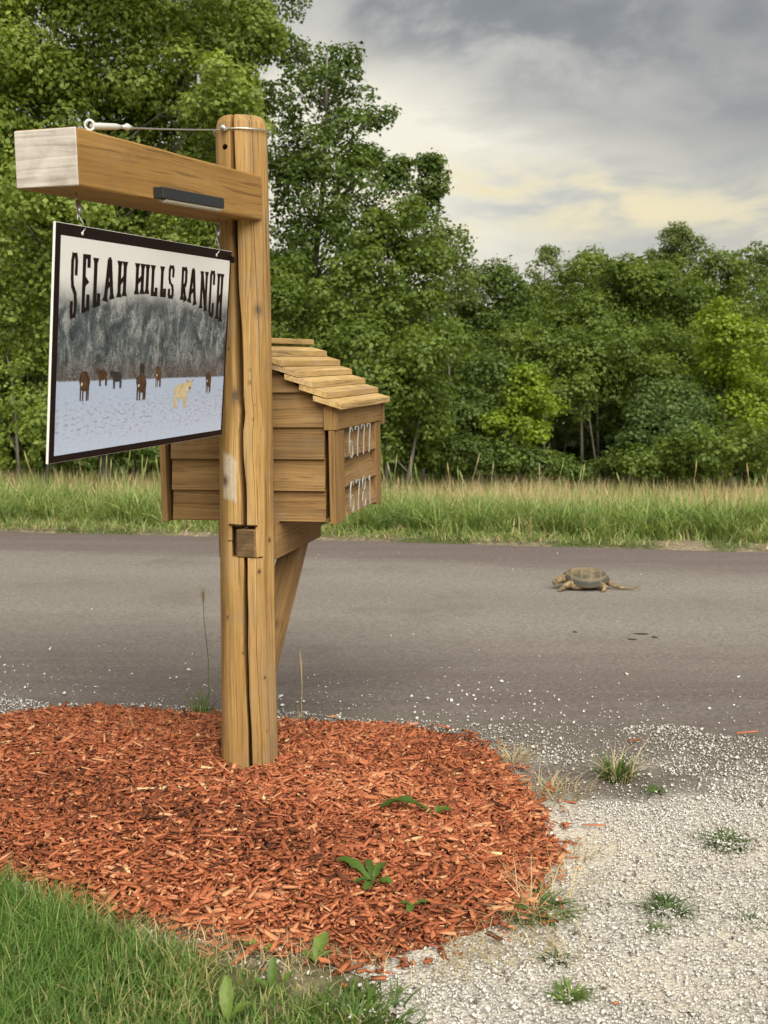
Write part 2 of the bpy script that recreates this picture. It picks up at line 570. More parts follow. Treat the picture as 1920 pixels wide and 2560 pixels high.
def inside(poly, x, y):
    x = np.asarray(x, float); y = np.asarray(y, float)
    r = np.zeros(x.shape, bool)
    n = len(poly)
    for i in range(n):
        x0, y0 = poly[i]; x1, y1 = poly[(i + 1) % n]
        c = (y0 > y) != (y1 > y)
        xi = x0 + (y - y0) / (y1 - y0 if y1 != y0 else 1e-9) * (x1 - x0)
        r ^= c & (x < xi)
    return r


def edge_dist(poly, x, y):
    """distance to the outline, positive inside"""
    x = np.asarray(x, float); y = np.asarray(y, float)
    d = np.full(x.shape, 1e9)
    n = len(poly)
    for i in range(n):
        a = poly[i]; b = poly[(i + 1) % n]; e = b - a
        t = np.clip(((x - a[0]) * e[0] + (y - a[1]) * e[1]) / (e @ e), 0, 1)
        d = np.minimum(d, np.hypot(x - a[0] - t * e[0], y - a[1] - t * e[1]))
    return np.where(inside(poly, x, y), d, -d)


def mulch_z(x, y):
    d = edge_dist(MULCH, x, y)
    dd = np.clip(d + 0.03 * fbm(x, y, 6.0, 1.0), 0, 3)
    return np.where(d > -0.05, 0.004 + 0.118 * (1 - np.exp(-dd / 0.30)) + 0.012 * fbm(x, y, 4.0, 3.0) * np.clip(dd / 0.3, 0, 1), 0.0)


def build_driveway():
    # densify and roughen the outline
    pts = []
    n = len(DRIVE)
    for i in range(n):
        a, b = DRIVE[i], DRIVE[(i + 1) % n]
        m = max(2, int(np.hypot(*(b - a)) / 0.06))
        for k in range(min(m, 60)):
            p = a + (b - a) * k / min(m, 60)
            j = 0.03 * fbm(p[0] * 1.0, p[1] * 1.0, 3.0, 2.0, 2)
            pts.append(Vector((p[0] + float(j), p[1] + float(fbm(p[1], p[0], 3.0, 6.0, 2)) * 0.03, -0.004)))
    bm = bmesh.new()
    bv = [bm.verts.new(p) for p in pts]
    for tri in tessellate_polygon([pts]):
        f = bm.faces.new([bv[i] for i in tri])
        f.normal_update()
        if f.normal.z < 0: f.normal_flip()
    m, t, b, _ = new_mat('limestone_fines', 0.92, 0.15)
    P = t.n('ShaderNodeTexCoord').outputs['Object']
    vor = t.n('ShaderNodeTexVoronoi', {'Vector': P, 'Scale': 95.0})
    vc = t.n('ShaderNodeSeparateColor', {0: vor.outputs['Color']}).outputs[0]
    c = t.ramp(vc, [(0.0, (0.30, 0.275, 0.235)), (0.35, (0.46, 0.43, 0.375)), (0.7, (0.56, 0.53, 0.47)), (1.0, (0.70, 0.68, 0.635))])
    c = t.mix(t.mapr(vor.outputs['Distance'], 0.3, 0.65, 0.0, 0.35), c, (0.20, 0.18, 0.15))
    dust = t.noise(P, 1.5, 5, 0.6)
    c = t.mix(t.mapr(dust, 0.47, 0.60, 0.0, 0.8), c, (0.56, 0.505, 0.415))
    sep = t.n('ShaderNodeSeparateXYZ', {0: P})
    ed = t.math('ADD', sep.outputs[1], t.math('MULTIPLY', sep.outputs[0], 0.15))
    wet = t.noise(P, 3.0, 5, 0.65)
    ed = t.math('ADD', ed, t.math('MULTIPLY', t.math('SUBTRACT', wet, 0.5), 1.5))
    c = t.mix(t.mapr(ed, 4.0, 4.75, 0.0, 0.9), c, (0.105, 0.09, 0.078))
    tx = t.math('MULTIPLY', t.math('SUBTRACT', sep.outputs[0], 0.80), 0.62)
    ty = t.math('SUBTRACT', sep.outputs[1], 4.27)
    rr = t.math('SQRT', t.math('ADD', t.math('MULTIPLY', tx, tx), t.math('MULTIPLY', ty, ty)))
    rr = t.math('ADD', rr, t.math('MULTIPLY', t.math('SUBTRACT', t.noise(P, 7.0, 5, 0.65), 0.5), 0.30))
    c = t.mix(t.mapr(rr, 0.26, 0.10, 0.0, 0.9), c, (0.115, 0.098, 0.085))
    t.link(c, b.inputs['Base Color'])
    bump(t, b, vor.outputs['Distance'], 0.7, 0.008)
    me = bpy.data.meshes.new('driveway')
    bm.to_mesh(me); bm.free(); me.materials.append(m)
    tag(put(bpy.data.objects.new('driveway', me)), kind='structure')


build_driveway()


def build_mulch_bed():
    xs = np.arange(-2.4, 0.9, 0.03); ys = np.arange(2.7, 5.3, 0.03)
    X, Y = np.meshgrid(xs, ys)
    d = edge_dist(MULCH, X, Y)
    Z = np.where(d > 0, mulch_z(X, Y) - 0.012, -0.05)
    V = np.stack([X, Y, Z], -1).reshape(-1, 3)
    ny, nx = X.shape
    i = np.arange((ny - 1) * (nx - 1)); r, c = i // (nx - 1), i % (nx - 1)
    F = np.stack([r * nx + c, r * nx + c + 1, (r + 1) * nx + c + 1, (r + 1) * nx + c], -1)
    dd = d.reshape(-1)[F].max(1)
    F = F[dd > -0.02]
    m, t, b, _ = new_mat('mulch_base', 0.95, 0.1)
    P = t.n('ShaderNodeTexCoord').outputs['Object']
    nz = t.noise(P, 60, 4, 0.7)
    t.link(t.ramp(nz, [(0.3, (0.07, 0.024, 0.012)), (0.7, (0.28, 0.075, 0.034))]), b.inputs['Base Color'])
    tag(mesh_arr('mulch_bed', V, F, m, smooth=True), kind='structure')


build_mulch_bed()


def rot_frames(n, yaw, tilt_amt, rng):
    """n random lying frames: long axis a, side b, normal c"""
    ta = rng.normal(0, tilt_amt, n); tb = rng.normal(0, tilt_amt * 1.3, n)
    a = np.stack([np.cos(yaw) * np.cos(ta), np.sin(yaw) * np.cos(ta), np.sin(ta)], -1)
    b0 = np.stack([-np.sin(yaw), np.cos(yaw), np.zeros(n)], -1)
    c0 = np.cross(a, b0)
    b = b0 * np.cos(tb)[:, None] + c0 * np.sin(tb)[:, None]
    return a, b, np.cross(a, b)


BOXF = np.array([(0, 1, 3, 2), (4, 6, 7, 5), (0, 4, 5, 1), (2, 3, 7, 6), (0, 2, 6, 4), (1, 5, 7, 3)])


def chips(P, L, W, T, tilt, rng):
    n = len(P)
    a, b, c = rot_frames(n, rng.uniform(0, 2 * np.pi, n), tilt, rng)
    V = np.zeros((n, 8, 3))
    bend = rng.normal(0, 0.12, n)
    for i in range(8):
        sx, sy, sz = (i >> 2) & 1, (i >> 1) & 1, i & 1
        lx = (sx - 0.5) * L * rng.uniform(0.8, 1.1, n)
        wy = (sy - 0.5) * W * (rng.uniform(0.35, 1.0, n) if sx else rng.uniform(0.6, 1.0, n)) + bend * W * (1 if sx else -1)
        tz = (sz - 0.5) * T * rng.uniform(0.6, 1.1, n)
        V[:, i] = P + a * lx[:, None] + b * wy[:, None] + c * tz[:, None]
    F = (np.arange(n)[:, None, None] * 8 + BOXF[None]).reshape(-1, 4)
    return V.reshape(-1, 3), F


M_MULCH = tint_mat('dyed_mulch', [(0.0, (0.080, 0.037, 0.022)), (0.22, (0.206, 0.069, 0.034)), (0.5, (0.431, 0.134, 0.061)),
                                  (0.75, (0.583, 0.213, 0.101)), (0.93, (0.716, 0.358, 0.192)), (1.0, (0.823, 0.639, 0.336))], 0.8, 0, 0.15, 0.8, 0.5)


def build_mulch():
    rng = np.random.default_rng(3)
    n0 = 86000
    x = rng.uniform(-2.1, 0.72, n0); y = rng.uniform(2.8, 5.2, n0)
    d = edge_dist(MULCH, x, y) + 0.05 * fbm(x, y, 7.0, 4.0) + 0.03 * fbm(x, y, 22.0, 2.0)
    d = d - 0.022 + 0.028 * fbm(x, y, 13.0, 9.0)
    keep = (d > 0.0) | ((d > -0.14) & (rng.random(n0) < np.exp(d / 0.034) * 0.32))
    keep &= np.hypot(x + 0.482, y - 4.2) > 0.098
    # only what the camera or a step aside can see
    keep &= (x > -0.62 * y + 0.75 - 0.3)
    x, y = x[keep], y[keep]; n = len(x)
    z = np.maximum(mulch_z(x, y), 0.004) + rng.uniform(-0.010, 0.016, n)
    sel = rng.random(n)
    L = np.where(sel < 0.55, rng.uniform(0.010, 0.024, n), np.where(sel < 0.93, rng.uniform(0.024, 0.055, n), rng.uniform(0.050, 0.095, n)))
    W = np.clip(L * rng.uniform(0.16, 0.44, n), 0.004, 0.019)
    T = rng.uniform(0.0025, 0.008, n)
    V, F = chips(np.stack([x, y, z], -1), L, W, T, 0.30, rng)
    patch = fbm(x, y, 2.1, 6.0)
    # weathered browner drifts lie among the fresh red
    tint = np.clip(0.58 + 0.30 * patch + rng.normal(0, 0.17, n) - 0.10 * np.exp(-((x + 0.2) ** 2 + (y - 3.55) ** 2) / 0.25), 0.0, 0.90)
    tint = np.where(rng.random(n) < 0.004, 1.0, np.where(rng.random(n) < 0.05, rng.uniform(0.85, 0.95, n), tint))
    tag(mesh_arr('mulch', V, F, M_MULCH, tint=np.repeat(tint, 6)), 'red dyed shredded wood mulch heaped round the post', 'mulch', kind='stuff')


build_mulch()

OCT = np.array([(0, 2, 4), (2, 1, 4), (1, 3, 4), (3, 0, 4), (2, 0, 5), (1, 2, 5), (3, 1, 5), (0, 3, 5)])


def stones(P, S, rng, flat=0.65):
    n = len(P)
    a, b, c = rot_frames(n, rng.uniform(0, 2 * np.pi, n), 0.35, rng)
    V = np.zeros((n, 6, 3))
    for i, (ax, sg) in enumerate(((0, 1), (0, -1), (1, 1), (1, -1), (2, 1), (2, -1))):
        vec = (a, b, c)[ax]
        ln = S * rng.uniform(0.6, 1.15, n) * (flat if ax == 2 else 1.0) * 0.5
        off = rng.normal(0, 0.13, (n, 3)) * S[:, None]
        V[:, i] = P + vec * (ln * sg)[:, None] + off
    F = (np.arange(n)[:, None, None] * 6 + OCT[None]).reshape(-1, 3)
    return V.reshape(-1, 3), F


M_GRAVEL = tint_mat('crushed_limestone', [(0.0, (0.13, 0.117, 0.105)), (0.10, (0.30, 0.278, 0.243)), (0.30, (0.54, 0.51, 0.46)),
                                          (0.65, (0.62, 0.595, 0.545)), (1.0, (0.76, 0.745, 0.71))], 0.85, 0, 0.2, 0.25, 0.3)


def build_gravel():
    rng = np.random.default_rng(5)
    n0 = 335000
    x = rng.uniform(-2.6, 3.0, n0); y = rng.uniform(2.2, 5.5, n0)
    d = edge_dist(MULCH, x, y)
    keep = (edge_dist(DRIVE, x, y) > -0.16 * rng.random(n0) ** 2) & (d < 0.03) & (y < near_edge(x) + 0.12 * fbm(x, y, 4, 2) + 0.05)
    keep &= np.abs(x) < 0.42 * y + 0.42
    ed = y - near_edge(x)
    dens = np.clip(1.05 - 0.50 * np.clip((ed + 0.8) / 0.6, 0, 1) + 0.55 * fbm(x, y, 2.2, 7.0) - 0.06, 0.07, 1)
    dens *= np.where((np.hypot((x - 0.80) / 1.5, y - 4.27) + 0.10 * fbm(x, y, 6.0, 3.0) < 0.22), 0.18, 1.0)     # bare dark soil round the tuft
    dens *= np.clip(0.25 + 0.9 * np.clip(-d / 0.28, 0, 1) + 0.35 * fbm(x, y, 5, 1), 0.1, 1)
    keep &= rng.random(n0) < dens
    x, y = x[keep], y[keep]; n = len(x)
    S = np.clip(rng.lognormal(math.log(0.0064), 0.40, n), 0.0034, 0.020)
    z = 0.001 + S * 0.18
    V, F = stones(np.stack([x, y, z], -1), S, rng)
    tint = np.clip(rng.beta(2.1, 1.25, n) + 0.10 * fbm(x, y, 1.6, 3), 0, 1)
    tint = np.where(rng.random(n) < 0.09, rng.uniform(0, 0.25, n), tint)
    tag(mesh_arr('gravel', V, F, M_GRAVEL, tint=np.repeat(tint, 8)), 'white crushed limestone gravel of the driveway', 'gravel', kind='stuff')
    # loose chips strewn over the near side of the road
    n1 = 9000
    x = rng.uniform(-2.6, 3.2, n1)
    off = np.abs(rng.normal(0, 0.34, n1)) + 0.0
    stray = rng.random(n1) < 0.035
    off = np.where(stray, rng.uniform(0, 4.6, n1), off)
    band = 0.55 + 0.5 * fbm(x, off, 2.4, 4.0) + 0.35 * np.exp(-((off - 0.48) / 0.12) ** 2) * (x > -0.1)
    keep = (rng.random(n1) < band * np.where(stray, 0.45, 0.15))
    x, off = x[keep], off[keep]
    y = near_edge(x) + off
    k = np.clip(off / 5.15, 0, 1)
    S = np.clip(rng.lognormal(math.log(0.0095), 0.42, len(x)), 0.005, 0.030) * np.where(off > 1.3, 0.8, 1)
    z = 0.005 + 0.035 * (1 - (2 * k - 1) ** 2) + S * 0.2
    V, F = stones(np.stack([x, y, z], -1), S, rng, 0.6)
    tag(mesh_arr('loose_gravel', V, F, M_GRAVEL, tint=np.repeat(np.clip(rng.beta(2.6, 1.2, len(x)), 0, 1), 8)),
        'loose pale stone chips strewn along the near edge of the road', 'gravel', kind='stuff')


build_gravel()

# ------------------------------------------------------------------ the wooden post with its beam and brackets
PX, PY = -0.483, 4.2


def post_radius(z): return 0.1025 - 0.0062 * z


def post_mat():
    """the log: the post wood plus a patch where the bark skin was shaved off"""
    m = WD['post']
    t = NT.__new__(NT); t.nt = m.node_tree
    b = [n for n in m.node_tree.nodes if n.type == 'BSDF_PRINCIPLED'][0]
    src = b.inputs['Base Color'].links[0].from_socket
    P = t.n('ShaderNodeTexCoord').outputs['Object']
    wob = t.noise(t.mapping(P, (12, 12, 4)), 1.0, 5, 0.6, out=1)
    Pw = t.vmath('ADD', P, t.vmath('MULTIPLY', t.vmath('SUBTRACT', wob, (0.5, 0.5, 0.5)), (0.05, 0.0, 0.16)))
    s = t.n('ShaderNodeSeparateXYZ', {0: Pw})
    f = t.math('MULTIPLY', t.mapr(s.outputs[2], 1.06, 1.075), t.mapr(s.outputs[2], 1.225, 1.20))
    f = t.math('MULTIPLY', f, t.math('MULTIPLY', t.mapr(s.outputs[0], -0.078, -0.070), t.mapr(s.outputs[0], -0.022, -0.030)))
    f = t.math('MULTIPLY', f, t.mapr(s.outputs[1], 0.0, -0.01))
    sp = t.noise(P, 60, 4, 0.7)
    c = t.mix(t.math('MULTIPLY', f, t.mapr(sp, 0.3, 0.6, 0.5, 0.85)), src, (0.56, 0.49, 0.39))
    # greyed weathering down the right-hand half, long dark checks, and the knots and insect holes
    gz_ = t.noise(t.mapping(P, (16, 16, 1.3)), 1.0, 5, 0.6)
    s0 = t.n('ShaderNodeSeparateXYZ', {0: P})
    c = t.mix(t.math('MULTIPLY', t.mapr(gz_, 0.45, 0.66), t.mapr(s0.outputs[0], -0.03, 0.03, 0.12, 0.5)), c, (0.27, 0.20, 0.115))
    ck = t.noise(t.mapping(P, (90, 90, 1.6)), 1.0, 2, 0.5)
    c = t.mix(t.mapr(ck, 0.66, 0.72, 0.0, 0.75), c, (0.055, 0.030, 0.014))
    kw = t.vmath('ADD', P, t.vmath('MULTIPLY', t.vmath('SUBTRACT', t.noise(P, 40, 3, 0.6, out=1), (0.5, 0.5, 0.5)), (0.012, 0.012, 0.020)))
    for (kx, ky, kr) in ((572, 872, .0065), (650, 775, .017), (592, 988, .019), (678, 1113, .008), (556, 1206, .014), (669, 1362, .010), (627, 925, .005), (625, 955, .006),
                         (633, 1048, .0045), (652, 1075, .004), (641, 1440, .006), (560, 1560, .006), (650, 1720, .0065), (655, 1865, .005), (600, 1650, .005), (640, 1012, .004), (660, 700, .004), (612, 640, .003)):
        q = at(kx, ky, 4.1)
        xx = q[0] - PX; r_ = 0.0975
        pos = (float(xx), -math.sqrt(max(0.0001, r_ * r_ - xx * xx)), float(q[2]))
        dd = t.vmath('LENGTH', t.vmath('MULTIPLY', t.vmath('SUBTRACT', kw, pos), (1.0, 1.0, 0.85)))
        core = t.mapr(dd, kr * 0.55, kr * 1.0, 0.92, 0.0)
        ringk = t.mapr(dd, kr * 0.9, kr * 2.0, 0.6, 0.0)
        c = t.mix(ringk, c, (0.19, 0.115, 0.05))
        c = t.mix(core, c, (0.045, 0.027, 0.014) if kr < 0.012 else (0.12, 0.085, 0.055))
    t.link(c, b.inputs['Base Color'])
    return m


def build_log(parent):
    zs = np.concatenate([np.linspace(-0.2, 2.30, 84), [2.335, 2.352, 2.358]])
    cz = [-0.2, 0.09, 0.40, 0.55, 0.83, 0.93, 1.13, 1.23, 1.30, 1.36, 1.43, 1.70, 2.03, 2.19, 2.40]
    cs = [0.11, 0.11, 0.05, 0.02, 0.015, 0.0, 0.0, -0.07, -0.07, 0.02, -0.09, -0.14, -0.2, -0.22, -0.28]
    wz = [-0.2, 0.1, 0.6, 0.9, 1.2, 1.45, 1.75, 2.05, 2.4]
    wv = [0.050, 0.055, 0.070, 0.085, 0.095, 0.125, 0.125, 0.110, 0.070]
    minor = [(-0.98, 0.011, 0.010, 1), (-0.62, 0.010, 0.009, 2), (0.40, 0.010, 0.011, 3), (0.78, 0.013, 0.014, 4), (1.12, 0.010, 0.010, 5)]
    rows = []
    for z in zs:
        phi0 = math.asin(float(np.interp(z, cz, cs))) + 0.018 * math.sin(z * 9.0) + 0.006 * math.sin(z * 31)
        w = float(np.interp(z, wz, wv)) * (1 + 0.18 * math.sin(z * 13))
        samples = [(k * w, dep) for k, dep in ((-1.9, 0), (-1.12, 0.001), (-1.0, 0.004), (-0.86, 0.062), (0, 0.084), (0.86, 0.062), (1.0, 0.004), (1.12, 0.001), (1.9, 0))]
        for rel, mw, md, sd in minor:
            on = 0.5 + 0.5 * math.sin(z * 2.1 + sd * 2.3)
            on = max(0.0, min(1.0, (on - 0.15) * 3))
            wig = 0.022 * math.sin(z * 3.3 + sd) + 0.008 * math.sin(z * 11 + sd * 2)
            for k, dp in ((-1.8, 0), (-0.9, 0.0), (0, 1.0), (0.9, 0.0), (1.8, 0)):
                samples.append((rel + wig + k * mw, md * dp * on))
        taken = sorted(s[0] for s in samples)
        for q in np.linspace(0, 2 * math.pi, 74, endpoint=False):
            rel = (q + math.pi) % (2 * math.pi) - math.pi
            if -1.15 < rel < 1.25:
                continue
            samples.append((rel, 0.0))
        for q in (-0.8, -0.44, -0.30, 0.22, 0.30, 0.58, 0.67, 0.93, 1.0):
            samples.append((q, 0.0))
        samples.sort()
        row = []
        for rel, dep in samples:
            ph = phi0 + rel
            r = post_radius(z)
            r *= 1 + 0.012 * math.cos(2 * ph + 0.6) + 0.006 * math.sin(3 * ph + z * 1.2)
            r += 0.0022 * mn.noise(Vector((math.sin(ph) * 1.3, math.cos(ph) * 1.3, z * 0.9))) * 2
            r += 0.0008 * mn.noise(Vector((math.sin(ph) * 9, math.cos(ph) * 9, z * 3)))
            if rel < 0 and rel > -0.9:      # the left lip of the split bulges
                r += 0.0035 * math.exp(-((z - 1.40) / 0.12) ** 2) * math.exp(-(rel / 0.3) ** 2)
            if z > 2.31:
                r -= (0.004 if z < 2.34 else (0.010 if z < 2.356 else 0.018))
            dep = dep * (0.75 if z > 2.1 else 1.0)
            row.append((math.sin(ph) * (r - dep), -math.cos(ph) * (r - dep), z))
        rows.append(row)
    n = len(rows[0])
    V = [p for r in rows for p in r]
    F = []
    for i in range(len(rows) - 1):
        for k in range(n):
            k2 = (k + 1) % n
            F.append((i * n + k, i * n + k2, (i + 1) * n + k2, (i + 1) * n + k))
    bot = len(V); V.append((0, 0, -0.2)); top = len(V); V.append((0.0, 0.025, 2.361))
    for k in range(n):
        k2 = (k + 1) % n
        F.append((k2, k, bot)); F.append(((len(rows) - 1) * n + k, (len(rows) - 1) * n + k2, top))
    o = mesh_py('post', V, F, post_mat(), parent)
    # cut the square mortise for the arm and the bolt hole near the top
    cutters = []
    c1 = bm_box((0.082, 0.15, 0.112)); bmesh.ops.translate(c1, verts=c1.verts, vec=(-0.003, -0.075, 0.922))
    cutters.append(bm_obj('cut_a', c1, None, parent))
    c2 = bmesh.new(); bmesh.ops.create_cone(c2, cap_ends=True, segments=14, radius1=0.0095, radius2=0.0095, depth=0.12)
    bmesh.ops.rotate(c2, verts=c2.verts, matrix=Matrix.Rotation(R(90), 3, 'X')); bmesh.ops.translate(c2, verts=c2.verts, vec=(-0.047, -0.08, 2.252))
    cutters.append(bm_obj('cut_b', c2, None, parent))
    for c in cutters:
        md = o.modifiers.new('cut', 'BOOLEAN'); md.operation = 'DIFFERENCE'; md.object = c; md.solver = 'EXACT'
    dg = bpy.context.evaluated_depsgraph_get()
    me = bpy.data.meshes.new_from_object(o.evaluated_get(dg))
    o.modifiers.clear()
    if len(me.polygons) > 500:
        o.data = me
    for c in cutters:
        bpy.data.objects.remove(c, do_unlink=True)
    if not o.data.materials:
        o.data.materials.append(WD['post'])
    return o


sp = empty('sign_post', (PX, PY, 0.0), 'split round wooden post with a square beam arm rising from red mulch', 'post')
log = build_log(sp)


def beam_frame(p0, d, w_off=0.0):
    d = Vector(d).normalized(); s = d.cross(Vector((0, 0, 1))).normalized(); u = s.cross(d).normalized()
    m = Matrix((d, -s, u)).transposed().to_4x4()
    m.translation = p0
    return m


INV = Matrix.Translation((-PX, -PY, 0))
BD = Vector((0.3256, 0.9455, 0.027)).normalized()
B0 = Vector((-0.766 - 0.0884, 3.10 + 0.0305, 2.057))
BW, BH, BL = 0.187, 0.146, 1.092
bm_m = INV @ beam_frame(B0 + BD * (BL / 2), BD)


def beam_mesh():
    """the squared timber, a little worn along its arrises"""
    bm = bmesh.new()
    nx = 14
    ring = [(-0.5, -0.5), (-0.46, -0.5), (0.46, -0.5), (0.5, -0.5), (0.5, -0.46), (0.5, 0.46), (0.5, 0.5), (0.46, 0.5), (-0.46, 0.5), (-0.5, 0.5), (-0.5, 0.46), (-0.5, -0.46)]
    rows = []
    for i in range(nx + 1):
        x = (i / nx - 0.5) * BL
        if i == 0: x += 0.0
        rr = []
        for (a, b) in ring:
            corner = abs(a) > 0.49 and abs(b) > 0.49
            k = 0.975 if corner else 1.0
            j = 0.0022 * mn.noise(Vector((x * 9 + a * 5, b * 7, 1.3)))
            rr.append(bm.verts.new((x, a * BW * k + j, b * BH * k + j * 1.2)))
        rows.append(rr)
    for i in range(nx):
        for k in range(12):
            k2 = (k + 1) % 12
            bm.faces.new((rows[i][k], rows[i][k2], rows[i + 1][k2], rows[i + 1][k]))
    bm.faces.new(rows[0][::-1]); bm.faces.new(rows[-1])
    return bm


beam = bm_obj('beam', beam_mesh(), WD['beam'], sp)
beam.matrix_local = bm_m
# sawn, weathered end of the beam
ecap = bm_obj('beam_end', bm_box((0.006, BW - 0.004, BH - 0.004), 0.0025, 0.0008), M_ENDPALE, beam)
ecap.location = (-BL / 2 - 0.0025, 0, 0)
ecap['label'] = 'weathered pale grey sawn end of the beam'
# black light bar low on the right side of the beam, with the ribbed strip under it
lb = box('light_bar', (0.38, 0.032, 0.031), (0, 0, 0), M_BLACK, sp)
lb.matrix_local = bm_m @ Matrix.Translation((-BL / 2 + 0.555, -BW / 2 - 0.0165, -BH / 2 + 0.0215)) @ Matrix.Rotation(R(-0.5), 4, 'Y')
ls_V, ls_F = [], []
for i in range(24):
    x = -0.168 + i * 0.0146
    v, f = tube([(x - 0.007, 0.008, -0.017), (x + 0.001, -0.004, -0.0225), (x + 0.006, -0.013, -0.018)], [0.003, 0.0058, 0.003], 6)
    ls_F += [tuple(q + len(ls_V) for q in ff) for ff in f]; ls_V += v
ls = mesh_py('ribbed_strip', ls_V, ls_F, M_LENS, lb)
ls['kind'] = 'stuff'

# the arm through the post, the two side boards it carries and the diagonal brace
AD = Vector((math.sin(R(13.5)), math.cos(R(13.5)), 0))
arm = box('arm', (0.88, 0.068, 0.098), (0, 0, 0), WD['support'], sp, bevel=0.003)
arm.matrix_local = INV @ beam_frame(Vector((-0.479, 4.107, 0.916)) + AD * 0.44, AD)
aend = box('arm_end', (0.004, 0.064, 0.094), (-0.4415, 0, 0), M_ENDDARK, arm, bevel=0.001)
aend['label'] = 'dark end grain of the arm showing in the post'
MB_A = R(13.5)
MBM = Matrix.Translation((-0.492, 4.385, 0.966)) @ Matrix.Rotation(-MB_A, 4, 'Z') @ Matrix.Rotation(R(-0.9), 4, 'Y')
for sx in (1, -1):
    b = box('support_board', (0.56, 0.038, 0.138), (0, 0, 0), WD['support'], sp, bevel=0.003)
    b.matrix_local = INV @ MBM @ Matrix.Translation((0.006 + sx * 0.094, 0.225, -0.0705)) @ Matrix.Rotation(R(90), 4, 'Z')
p0 = INV @ MBM @ Vector((0.048, -0.10, -0.60)); p1 = INV @ MBM @ Vector((0.048, 0.42, -0.10))
brc = box('brace', ((p1 - p0).length, 0.085, 0.082), (0, 0, 0), WD['support'], sp, bevel=0.003)
brc.matrix_local = beam_frame((p0 + p1) / 2, p1 - p0)
# overrun saw cuts beside the mortise: thin black strips, the slots' shade put in as colour
for (x, z, w, h, rz) in ((-0.004, 0.9805, 0.098, 0.0045, 3), (0.046, 0.866, 0.030, 0.004, -4), (-0.046, 0.925, 0.022, 0.004, 0)):
    ph = math.asin(max(-1, min(1, x / 0.097)))
    k = box('saw_cut_shade', (w, 0.012, h), (x, -math.sqrt(0.0975 ** 2 - x * x) + 0.0045, z), M_KERF_SHADE, log, (0, R(rz), ph * 0.9), bevel=0.001)

# ------------------------------------------------------------------ guy cable
gc = empty('guy_cable', tuple(B0 + Vector((0, 0, 0.08))), 'thin steel cable with turnbuckle from the beam end to the post top', 'cable')
inv_gc = Matrix.Translation(-(B0 + Vector((0, 0, 0.08))))


def gpt(t, z): return inv_gc @ (B0 + BD * t + Vector((-0.0 + 0.01 * t, 0, z)))


EYE = Vector((0, 0, 0))
e0 = B0 + BD * 0.12 + Vector((0.045, 0, BH / 2))
V, F = tubes([([inv_gc @ (e0 + Vector((0, 0, -0.03))), inv_gc @ (e0 + Vector((0, 0, 0.014)))], 0.004, 8),
              ([inv_gc @ (e0 + Vector((0.011 * math.cos(a), 0.004 * math.cos(a), 0.026 + 0.013 * math.sin(a)))) for a in np.linspace(-1.5, 4.9, 15)], 0.0036, 7)])
mesh_py('eye_bolt', V, F, M_WHITEMETAL, gc, True)
pt = Vector((-0.535, 4.118, 2.306))
e1 = e0 + Vector((0, 0, 0.024))
cd = (pt - e1)
V, F = tubes([([inv_gc @ (e1 + cd * 0.01), inv_gc @ (e1 + cd * 0.03), inv_gc @ (e1 + cd * 0.16), inv_gc @ (e1 + cd * 0.20)], [0.006, 0.0092, 0.0085, 0.0045], 9)])
mesh_py('turnbuckle', V, F, M_WHITEMETAL, gc, True)
V, F = tubes([([inv_gc @ (e1 + cd * f) for f in (0.19, 0.22, 0.235, 0.25, 0.27)], [0.004, 0.006, 0.0105, 0.006, 0.003], 8)])
mesh_py('cable_clamp', V, F, M_WHITEMETAL, gc, True)
V, F = tubes([([inv_gc @ (e1 + cd * f + Vector((0, 0, -0.012 * f * (1 - f)))) for f in np.linspace(0.18, 1.0, 9)], 0.0027, 6)])
mesh_py('cable', V, F, M_STEEL, gc, True)
ringp = []
for a in np.linspace(0, 2 * math.pi, 41):
    rr = post_radius(2.31) * 1.012 + 0.0045
    zt = 2.309 - 0.010 * math.sin(a) + 0.004 * math.cos(2 * a)
    ringp.append(inv_gc @ Vector((PX + rr * math.cos(a), PY + rr * math.sin(a), zt - 0.006)))
V, F = tubes([(ringp, 0.0028, 6)])
mesh_py('cable_loop', V, F, M_STEEL, gc, True)
V, F = tubes([([inv_gc @ (pt + Vector((-0.012, -0.004, 0.004))), inv_gc @ (pt + Vector((0.0, -0.008, 0.008))), inv_gc @ (pt + Vector((0.016, -0.004, -0.002)))], [0.004, 0.0085, 0.004], 8),
              ([inv_gc @ (pt + Vector((0.004, -0.006, 0.018))), inv_gc @ (pt + Vector((0.006, -0.012, -0.006)))], 0.003, 6)])
mesh_py('cable_clamp', V, F, M_STEEL, gc, True)

# ------------------------------------------------------------------ hanging sign
SW, SH, ST = 1.074, 0.629, 0.007
S0 = Vector((-0.8446, 3.1446, 1.9028))
yw, tl, pt_ = 0.3051, 0.0835, 0.0101
sd = Vector((math.sin(yw) * math.cos(pt_), math.cos(yw) * math.cos(pt_), math.sin(pt_)))
sn = Vector((-math.cos(yw), math.sin(yw), 0))
szz = sn.cross(sd)
if szz.z < 0: szz = -szz
sup = (szz * math.cos(tl) - sn * math.sin(tl)).normalized()
sy = sup.cross(sd).normalized()
SK = 0.972
SM = Matrix((sd * SK, sy * SK, sup * SK)).transposed().to_4x4(); SM.translation = Vector(CAM) + (S0 - Vector(CAM)) * SK
sign = empty('hanging_sign', label='ranch sign with a snowy cattle picture hanging under the wooden beam', cat='sign', mat=SM)


def spt(u, v, off=0.0): return Vector((u, -ST / 2 - off, -v))


